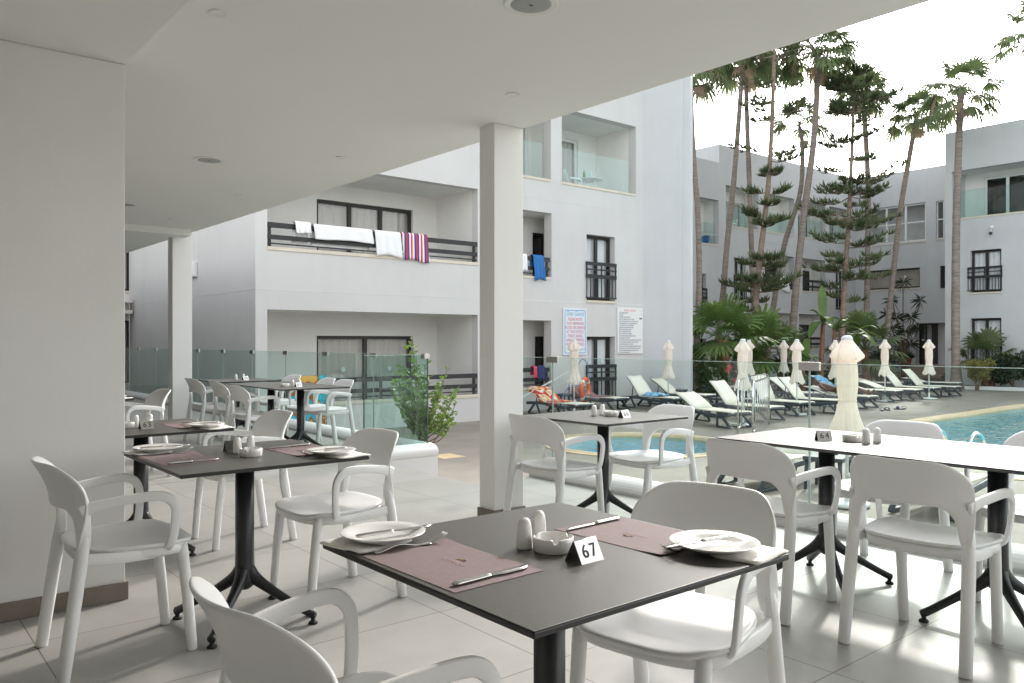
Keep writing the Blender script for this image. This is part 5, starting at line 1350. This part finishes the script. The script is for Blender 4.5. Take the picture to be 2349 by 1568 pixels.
def trunk_mb(pts, r0, r1, flare=1.35, n=14):
    P = spline(pts, 8); m = len(P)
    rad = []
    for i in range(m):
        t = i / (m - 1); rr = r0 + (r1 - r0) * t
        rr *= 1 + (flare - 1) * max(0, 1 - t * 9) ** 2
        rad.append(rr * (1 + .045 * math.sin(i * 2.4) + random.uniform(-.02, .02)))
    return MB().tube(P, rad, n)
def palm(pxs, Z, r0, r1, label, nf=30, L=1.15, Rr=.95, k_=.76, mat='palm_leaf', dead=9, base=None, crown=True, elr=(-.15, 1.45), name='palm_tree'):
    P = [at(x, y, Z) for x, y in pxs]
    b = P[0].copy(); b.z = DK
    r = empty(name, b, 0, label, 'palm')
    P = [b + Vector((0, 0, -.05))] + P[0 if P[0].z > DK + .3 else 1:]
    T = [p - b for p in P]
    trunk_mb(T, r0 * .50, r1 * .50, 1.8).build('trunk', 'bark_palm', r, smooth=True)
    top = T[-1]
    nf = max(11, int(nf * .9)); L *= k_ * 1.12; Rr *= k_ * 1.18; dead = int(dead * .35)
    if crown:
        m = MB()
        for k in range(nf):
            t = (k + .5) / nf; el = elr[1] + (elr[0] - elr[1]) * t ** .85
            frond(m, top + Vector((0, 0, .1 * (1 - t))), k * 2.39996 + random.uniform(-.2, .2), el + random.uniform(-.1, .1), L * random.uniform(.85, 1.1), Rr * random.uniform(.85, 1.1), .35 + .35 * t)
        m.build('crown', mat, r)
        if dead:
            m = MB()
            for k in range(dead):
                frond(m, top + Vector((0, 0, -.15)), k * 2.39996 * 1.3, random.uniform(-1.1, -.5), L * .5, Rr * .45, .6, 12)
            for k in range(dead * 6):          # hanging flower stalks
                a = random.random() * 2 * PI; q = top + Vector((0, 0, random.uniform(-.1, .2))); e = Vector((math.cos(a), math.sin(a), 0))
                pp = [q, q + e * .5 + Vector((0, 0, .25)), q + e * .95 + Vector((0, 0, -.1)), q + e * 1.1 + Vector((0, 0, -.7))]
                m.tube(pp, [.012, .012, .02, .006], 4, cap=False)
                for j in range(4):
                    w = pp[2].lerp(pp[3], random.random()); m.tube([w, w + Vector((random.uniform(-.12, .12), random.uniform(-.12, .12), random.uniform(-.35, -.15)))], [.012, .003], 3, cap=False)
            m.build('dead_fronds', 'palm_dead', r)
    else: pass
    return r
palm([(1594, 897), (1598, 800), (1604, 640), (1600, 480), (1592, 375), (1586, 250), (1585, 160)], 29.5, .23, .17, 'palm trunk rising along the edge of the corner tower', nf=26)
palm([(1628, 893), (1640, 830), (1657, 690), (1668, 560), (1683, 420), (1698, 230), (1706, 120)], 31.5, .26, .17, 'leaning palm, left one of the trunk pair by the tower', nf=32)
palm([(1738, 890), (1734, 780), (1726, 640), (1722, 500), (1716, 340), (1712, 230), (1711, 150)], 33.5, .24, .18, 'palm, right one of the trunk pair by the tower', nf=30)
palm([(1798, 890), (1815, 790), (1828, 640), (1846, 480), (1866, 330), (1874, 210), (1876, 128)], 32.0, .31, .20, 'tallest palm with a shaggy crown touching the ceiling edge', nf=40, L=1.3, Rr=1.05, dead=14)
palm([(1752, 890), (1775, 700), (1800, 560), (1836, 440), (1840, 330), (1834, 292)], 34.0, .25, .16, 'palm with a small crown crossing behind the tallest palm', nf=13, L=1.0, Rr=.9, dead=3, elr=(.2, 1.45))
palm([(1992, 886), (1988, 760), (1990, 600), (1992, 450), (1985, 300), (1978, 222)], 36.0, .26, .20, 'palm standing inside the crown of the right-hand pine', nf=32, L=1.0, Rr=.95)
palm([(2020, 884), (2034, 770), (2050, 620), (2066, 480), (2088, 350), (2103, 268)], 35.5, .25, .20, 'palm leaning right in front of the inner building corner', nf=24, L=1.0, Rr=.9)
palm([(2194, 888), (2192, 760), (2193, 560), (2197, 400), (2203, 240), (2205, 210)], 31.5, .33, .22, 'tall straight palm in front of the right white wing', nf=24, L=1.15, Rr=.95, elr=(-.5, 1.4))
palm([(2440, 888), (2420, 600), (2400, 300), (2385, 85)], 31.5, .3, .2, 'palm beyond the right edge with one frond reaching into view', nf=26, L=1.5, Rr=1.0)
# ---- Norfolk pines
def pine(pxs, Z, r0, r1, whorls, label, top_extra=None):
    P = [at(x, y, Z) for x, y in pxs]; b = P[0].copy(); b.z = DK
    r = empty('norfolk_pine', b, 0, label, 'pine tree')
    T = [Vector((0, 0, -.05))] + [p - b for p in P[1:]]
    C = spline(T, 8); br = trunk_mb(T, r0 * .5, r1 * .6, 1.25); lf = MB()
    def onaxis(z):
        for a, c in zip(C, C[1:]):
            if a.z <= z <= c.z: return a.lerp(c, (z - a.z) / max(1e-6, c.z - a.z))
        return C[-1]
    def tuft(q, d, n, ln):
        d = d.normalized()
        for _ in range(n):
            v = (d * random.uniform(.2, 1) + Vector((random.uniform(-1, 1), random.uniform(-1, 1), random.uniform(-.1, 1.0))) * .75).normalized()
            l = ln * random.uniform(.7, 1.25); s = v.cross(Vector((random.random() - .5, random.random() - .5, random.random() - .5))).normalized() * .022
            m1 = q + v * l * .55; tp = q + v * l + Vector((0, 0, l * .22))
            lf.add([q - s * .7, q + s * .7, m1 + s, m1 - s, tp], [(0, 1, 2, 3), (3, 2, 4)])
    for (wy, ln, nb, dens) in whorls:
        ln *= .86; nb = max(3, nb - 1)
        z0_ = CAMZ + (CY - wy) / F * Z - DK
        a0 = random.random() * 6
        for k in range(nb):
            a = a0 + 2 * PI * k / nb + random.uniform(-.3, .3); e = Vector((math.cos(a), math.sin(a), 0)); L = ln * random.uniform(.45, 1.2); o = onaxis(z0_ + random.uniform(-.42, .42))
            dr = random.uniform(-.22, .20)
            pts = [o + e * (L * t) + Vector((0, 0, L * (dr * t - .10 * math.sin(PI * t) + .16 * t ** 3))) for t in [i / 8 for i in range(9)]]
            br.tube(pts, [.028 * (1 - .6 * i / 8) * (.6 + .25 * ln) for i in range(9)], 5, cap=False)
            side = Vector((-e.y, e.x, 0))
            nt = int(4 * dens + 2)
            for i in range(nt):
                t = .32 + .68 * (i + random.random() * .6) / nt
                t = min(t, 1.); q = pts[min(8, int(t * 8))].lerp(pts[min(8, int(t * 8) + 1)], t * 8 - int(t * 8))
                for sg in (-1, 1):
                    if random.random() < .88 * dens + .1:
                        tw = (.14 + .30 * (1 - abs(t - .65))) * min(1.2, .5 + .3 * ln); d = (e * random.uniform(.4, .9) + side * sg * random.uniform(.3, 1.)).normalized()
                        q2 = q + d * tw + Vector((0, 0, .08 * tw))
                        br.tube([q, q2], [.016, .011], 3, cap=False)
                        tuft(q2, d + Vector((0, 0, .35)), 11, .28)
                tuft(q, e + Vector((0, 0, .3)), 5, .22); tuft(q.lerp(pts[8], .12), e + Vector((0, 0, .3)), 4, .2)
    br.build('trunk', 'bark_pine', r, smooth=True); lf.build('foliage', 'pine_leaf', r)
    return r
pine([(1728, 889), (1730, 760), (1738, 640), (1752, 520), (1762, 430), (1770, 300), (1775, 160), (1776, 60)], 30.0, .27, .09,
     [(692, 1.1, 6, .95), (664, 1.35, 6, .9), (640, 1.0, 4, .8), (588, .8, 5, .9), (505, .75, 5, .9), (492, .6, 3, .8), (424, .65, 5, .9), (350, 1.5, 4, .7), (268, 1.7, 4, .7), (240, 1.2, 3, .5), (200, 1.6, 4, .4), (150, 1.8, 4, .4), (110, 1.8, 4, .5)],
     'sparse tiered pine among the left palms, its top cut by the ceiling')
pine([(1930, 889), (1932, 760), (1938, 640), (1946, 520), (1952, 400), (1956, 300), (1958, 200), (1959, 165)], 32.0, .24, .05,
     [(668, 1.0, 5, .8), (606, 1.9, 6, .9), (590, 1.3, 4, .8), (546, 1.6, 6, .9), (522, 1.8, 5, .85), (498, 1.7, 5, .85), (452, 1.6, 6, .8), (428, 1.2, 4, .7), (402, 2.1, 6, .8), (352, 1.5, 5, .7), (300, 1.5, 5, .7), (268, 1.3, 5, .75), (238, 1.5, 6, .9), (215, 1.1, 6, 1.), (192, .9, 6, 1.), (172, .5, 5, 1.)],
     'full tiered pine in front of the inner corner of the far wing')
# ---- low fan palms
def fan_palm(x, y, Z, zc, nf, L, Rr, mat, label, r0=.2, elr=(-.3, 1.5)):
    b = at(x, y, Z); b.z = DK; r = empty('fan_palm', b, 0, label, 'palm')
    trunk_mb([(0, 0, -.05), (.03, 0, zc * .5), (0, .02, zc)], r0, r0 * .9, 1.1, 12).build('trunk', 'palm_bark_low', r, smooth=True)
    m = MB()
    for k in range(nf):
        t = (k + .5) / nf
        frond(m, Vector((0, .02, zc)), k * 2.39996, elr[1] + (elr[0] - elr[1]) * t + random.uniform(-.12, .12), L * random.uniform(.8, 1.1), Rr * random.uniform(.85, 1.1), .15 + .25 * t, 28, 110)
    m.build('crown', mat, r)
M('palm_bark_low', (.20, .11, .065), rough=1., var=.4, scale=6, bump=1., bscale=14)
fan_palm(1660, 893, 28.5, 1.9, 15, .95, 1.2, 'palm_leaf_bright', 'bright green low fan palm in front of the leaning trunks')
fan_palm(1748, 892, 29.5, 1.4, 15, 1.05, 1.15, 'palm_leaf_bright', 'mid-green low fan palm, second from the tower', r0=.16)
fan_palm(1792, 890, 30.0, 1.1, 16, 1.0, .85, 'palm_leaf', 'small dark fan palm behind the far small parasol', r0=.14)
fan_palm(1985, 885, 33., 1.5, 22, 1.2, 1.0, 'palm_leaf', 'dark fan palm behind the biggest parasol', r0=.16)
fan_palm(2266, 893, 32.0, 1.0, 11, 1.0, .85, 'palm_leaf', 'dark green fan palm under the window of the right wing', r0=.26, elr=(.0, 1.45))
fan_palm(1700, 889, 31., .9, 14, .9, .8, 'palm_leaf', 'shadowed low fan palm between the hibiscus and the parasols', r0=.12)
# ---- bushes
def bush(x, y, Z, size, n, mat, label, leaf=.11, zc=None, stem=True, flowers=0, name='bush'):
    b = at(x, y, Z); b.z = DK; r = empty(name, b, 0, label, 'bush')
    lf = MB(); sx, sy, sz = size; zc = zc or sz
    cl = [Vector((random.uniform(-.75, .75) * sx, random.uniform(-.75, .75) * sy, zc + random.uniform(-.7, .75) * sz)) for _ in range(22)]
    def leafat(q, l, d):
        s = d.cross(Vector((random.random() - .5, random.random() - .5, random.random() - .5))).normalized() * l * .32
        lf.add([q, q + d * l * .5 - s + Vector((0, 0, -.1 * l)), q + d * l, q + d * l * .5 + s], [(0, 1, 2), (0, 2, 3)])
    for _ in range(n):
        c = random.choice(cl); v = Vector((random.gauss(0, 1), random.gauss(0, 1), random.gauss(0, 1))).normalized()
        q = c + Vector((v.x * sx, v.y * sy, v.z * sz)) * random.uniform(.25, .45)
        leafat(q, leaf * random.uniform(.7, 1.3), (v + Vector((random.uniform(-.5, .5), random.uniform(-.5, .5), random.uniform(-.2, .7)))).normalized())
    lf.build('foliage', mat, r)
    st = MB()
    for k in range(7):
        c = random.choice(cl); st.tube([(random.uniform(-.06, .06), random.uniform(-.06, .06), 0), (c.x * .4, c.y * .4, c.z * .5), tuple(c)], [.03, .02, .01], 5)
    st.build('stems', 'twig', r)
    if flowers:
        for k in range(flowers):
            v = Vector((random.uniform(-.9, .9) * sx, random.uniform(-1.3, -.5) * sy, zc + random.uniform(-.8, .6) * sz)); fm = MB()
            for j in range(5):
                a = 2 * PI * j / 5; fm.add([v, v + Vector((.07 * math.cos(a - .5), -.04, .07 * math.sin(a - .5))), v + Vector((.10 * math.cos(a), -.02, .10 * math.sin(a))), v + Vector((.07 * math.cos(a + .5), -.04, .07 * math.sin(a + .5)))], [(0, 1, 2, 3)])
            fm.build('flower', 'flower_red', r)
bush(1634, 897, 27.6, (.62, .62, .55), 3200, 'bush_leaf', 'round bright green hibiscus bush with red flowers by the tower', zc=.68, flowers=6)
bush(2242, 892, 30.8, (.42, .42, .36), 2000, 'bush_yellow', 'small pale yellow-green bush left of the right-hand fan palm', zc=.75, leaf=.08)
bush(2330, 894, 31.0, (.75, .75, .60), 3200, 'bush_dark', 'large dark green shrub at the right edge below the white wing', zc=.85)
bush(1850, 888, 31.0, (.8, .5, .4), 1500, 'bush_dark', 'low dark shrub behind the small far parasol', zc=.5)
bush(2030, 884, 34.5, (.7, .5, .55), 1500, 'bush_dark', 'dark shrub left of the entrance stair', zc=.8)
bush(1905, 889, 30.0, (.5, .5, .35), 1100, 'bush_leaf', 'small green plant at the foot of the banana stems', zc=.45)
# ---- banana plants
def blade(mb, p, az, el, L, W, droop, split=False):
    f = Vector((math.cos(az), math.sin(az), 0)); s = Vector((-math.sin(az), math.cos(az), 0)); rows = []
    for i in range(13):
        t = i / 12; q = p + f * (L * t * math.cos(el)) + Vector((0, 0, L * (t * math.sin(el) - droop * t * t)))
        w = W * (max(0., math.sin(PI * min(1, t * .93 + .05))) ** .6) * (1 if t < .98 else .2)
        k = (.75 + .25 * (i % 2)) if split else 1
        rows.append([q - s * w * k + Vector((0, 0, .25 * w)), q - s * w * .5 + Vector((0, 0, .09 * w)), q, q + s * w * .5 + Vector((0, 0, .09 * w)), q + s * w * k + Vector((0, 0, .25 * w))])
    mb.grid(rows)
def banana(x, y, Z, h, leaves, label, lean=(0, 0)):
    b = at(x, y, Z); b.z = DK; r = empty('banana_plant', b, 0, label, 'plant')
    tp = Vector((lean[0], lean[1], h)); T = MB().tube(spline([(0, 0, -.05), (lean[0] * .3, lean[1] * .3, h * .4), tp], 6), [.10, .10, .095, .095, .09, .09, .09, .085, .08, .08, .075, .07, .06], 10)
    T.build('stem', 'palm_bark_low', r, smooth=True)
    m = MB()
    for k, (az, el, L, W, dr) in enumerate(leaves): blade(m, tp + Vector((0, 0, -.05)), az, el, L, W, dr, k % 2 == 1)
    m.build('leaves', 'banana_leaf', r, smooth=True)
banana(1882, 888, 29.5, 2.6, [(.9, 1.48, 1.5, .17, .08), (2.2, 1.1, 1.1, .22, .5), (4.0, .8, 1.2, .22, .8), (5.2, .7, 1.1, .22, .8), (3.1, .4, 1.0, .2, 1.)], 'tall banana plant with one big upright leaf', (.2, 0))
banana(1902, 888, 29.8, 2.3, [(5.4, .9, 1.5, .2, .7), (4.9, .5, 1.5, .2, .7), (6.1, .9, 1.3, .2, .5), (1.2, .9, 1., .2, .6), (5.0, 1.2, 1.2, .2, .6)], 'banana plant with drooping torn leaves, right of the tall one', (.25, -.1))
banana(1842, 888, 29.0, .9, [(4.2, 1.35, 1.3, .20, .12), (1., 1.2, .9, .18, .3), (5.5, .8, .8, .16, .5)], 'short plant with one broad dark leaf left of the banana stems')
banana(1935, 887, 30.5, 2.0, [(5.6, .7, 1.5, .2, .7), (4.4, .6, 1.4, .2, .8), (5.0, 1.0, 1.6, .2, .6), (.3, .6, 1.3, .2, .8), (3.6, .9, 1.1, .2, .8)], 'ragged banana plant beside the right-hand pine', (.3, -.2))
# ---- dracaena
def dracaena(x, y, Z, label):
    b = at(x, y, Z); b.z = DK; r = empty('dracaena', b, 0, label, 'plant'); st = MB(); lf = MB()
    tips = [(2072, 648), (2045, 690), (2110, 690), (2030, 722), (2060, 730), (2092, 728), (2048, 752), (2078, 760), (2105, 755), (2062, 785), (2040, 778), (2090, 790), (2070, 810)]
    for k, (tx, ty) in enumerate(tips):
        q = at(tx + random.uniform(-3, 3), ty, Z + random.uniform(-.6, .6)) - b
        st.tube(spline([(random.uniform(-.1, .1), random.uniform(-.1, .1), 0), (q.x * .25, q.y * .25, q.z * .5), (q.x * .8, q.y * .8, q.z * .85), tuple(q)], 4), .025, 6)
        for _ in range(34 if k > 2 else 26):
            v = Vector((random.gauss(0, 1), random.gauss(0, 1), random.gauss(.25, .7))).normalized(); l = random.uniform(.38, .62); s = v.cross(Vector((random.random() - .5, random.random() - .5, .2))).normalized() * .02
            m1 = q + v * l * .5; lf.add([q, m1 - s, q + v * l + Vector((0, 0, -.22 * l)), m1 + s], [(0, 1, 2), (0, 2, 3)])
    st.build('stems', 'twig', r, smooth=True); lf.build('leaves', 'dracaena_leaf', r)
dracaena(2072, 880, 38.5, 'spiky dark dracaena on bare stems beside the entrance')
c = onu(2082, 838, UD - .8)
r = empty('flower_pot', (UD - .8, c[0], d_door[2]), 0, 'small terracotta pot with a plant on the entrance stair', 'pot')
MB().lathe([(.0005, 0), (.14, 0), (.19, .26), (.21, .26), (.21, .32), (.0005, .30)], 20).build('pot', 'terracotta', r, smooth=True)
m = MB()
for k in range(40):
    v = Vector((random.gauss(0, 1), random.gauss(0, 1), abs(random.gauss(1, .5)))).normalized(); q = Vector((0, 0, .3)); s = v.cross(Vector((.3, .5, .1))).normalized() * .03
    m.add([q, q + v * .25 - s, q + v * .5, q + v * .25 + s], [(0, 1, 2, 3)])
m.build('plant', 'bush_dark', r)
# ---- the laurel shrub behind the short glass return
def laurel():
    b = Vector((5.32, 8.12, DK)); r = empty('laurel_shrub', b, 0, 'leafy green laurel shrub behind the short glass fence return', 'shrub'); st = MB(); lf = MB()
    zl = lambda y, Z=9.75: CAMZ + (CY - y) / F * Z - DK
    rgt = Vector((SN, -CS, 0)); fw = Vector((CS, SN, 0))
    tips = [(925, 776), (932, 800), (914, 800), (905, 838), (938, 815), (902, 880), (886, 898), (912, 905), (945, 850), (955, 880), (965, 835), (975, 868), (1012, 850), (1000, 880), (1030, 895), (1035, 920), (1022, 945), (990, 900), (1008, 955), (1030, 955), (935, 900), (960, 930), (920, 930), (985, 925), (895, 915), (950, 905), (1002, 920), (925, 860), (940, 935), (975, 945), (905, 858), (1018, 910)]
    for k, (x, y) in enumerate(tips):
        off = rgt * ((x - 955) / F * 9.75) + fw * random.uniform(-.32, .38); q = Vector((off.x, off.y, zl(y)))
        g = Vector((q.x * .15 + random.uniform(-.02, .02), q.y * .15, min(.75, q.z * .5)))
        path = spline([(random.uniform(-.02, .02), random.uniform(-.02, .02), 0), (random.uniform(-.025, .025), random.uniform(-.025, .025), .42), g + Vector((0, 0, .12)), g.lerp(q, .55) + Vector((0, 0, -.04)), q], 6)
        st.tube(path, [.014 * (1 - .8 * i / (len(path) - 1)) for i in range(len(path))], 5, cap=False)
        n0 = int(len(path) * .50)
        for i in range(n0, len(path)):
            if path[i].z < .72: continue
            for j in range(3):
                p = path[i] + Vector((random.uniform(-.02, .02),) * 3)
                a = random.random() * 2 * PI; d = Vector((math.cos(a), math.sin(a), random.uniform(.1, 1.1))).normalized(); l = random.uniform(.06, .095)
                s = d.cross(Vector((random.random() - .5, random.random() - .5, random.random() - .5))).normalized() * l * .25
                n = s.cross(d).normalized() * l * .06
                lf.add([p, p + d * l * .3 - s * .8 + n, p + d * l * .3 + s * .8 + n, p + d * l * .65 - s * .85 + n, p + d * l * .65 + s * .85 + n, p + d * l, p + d * l * .3, p + d * l * .65],
                       [(0, 6, 1), (0, 2, 6), (1, 6, 7, 3), (6, 2, 4, 7), (3, 7, 5), (7, 4, 5)])
    st.build('stems', 'twig', r, smooth=True); lf.build('foliage', 'laurel_leaf', r, smooth=False)
laurel()
# ================================================================ LIGHT, CAMERA
SUN_EL, su, sv = R(33), .937, .3486
wd = bpy.data.worlds.new('World'); scene.world = wd; wd.use_nodes = True
nt = wd.node_tree; sky = nt.nodes.new('ShaderNodeTexSky'); sky.sky_type = 'NISHITA'; sky.sun_disc = False
sky.sun_elevation = SUN_EL; sky.sun_rotation = math.atan2(su, sv); sky.dust_density = 2.0; sky.air_density = 1.0; sky.ozone_density = 1.0
hs = nt.nodes.new('ShaderNodeHueSaturation'); hs.inputs['Saturation'].default_value = .24
mw = nt.nodes.new('ShaderNodeMix'); mw.data_type = 'RGBA'; mw.blend_type = 'MULTIPLY'; mw.inputs['Factor'].default_value = 1; mw.inputs['B'].default_value = (1, .985, .955, 1)
nt.links.new(sky.outputs[0], hs.inputs['Color']); nt.links.new(hs.outputs[0], mw.inputs['A']); nt.links.new(mw.outputs['Result'], nt.nodes['Background'].inputs['Color']); nt.nodes['Background'].inputs['Strength'].default_value = .15
sl = bpy.data.lights.new('sun', 'SUN'); sl.energy = .75; sl.angle = R(4); sl.color = (1., .95, .88)
so = bpy.data.objects.new('sun', sl); COL.objects.link(so)
so.rotation_euler = Vector((su * math.cos(SUN_EL), sv * math.cos(SUN_EL), math.sin(SUN_EL))).to_track_quat('Z', 'Y').to_euler(); so.location = (10, 10, 30)
cam = bpy.data.cameras.new('camera'); cam.sensor_fit = 'HORIZONTAL'; cam.sensor_width = 36; cam.lens = 36 * F / 2349; cam.clip_start = .05; cam.clip_end = 2000
co = bpy.data.objects.new('camera', cam); COL.objects.link(co); co.location = (0, 0, CAMZ); co.rotation_euler = (PI / 2, 0, -R(90 - 50.4)); scene.camera = co
vs_ = scene.view_settings; vs_.view_transform = 'Standard'; vs_.look = 'None'; vs_.gamma = 1; vs_.exposure = 1.93
scene.cycles.max_bounces = 10; scene.cycles.transparent_max_bounces = 24; scene.cycles.diffuse_bounces = 6; scene.cycles.use_denoising = True
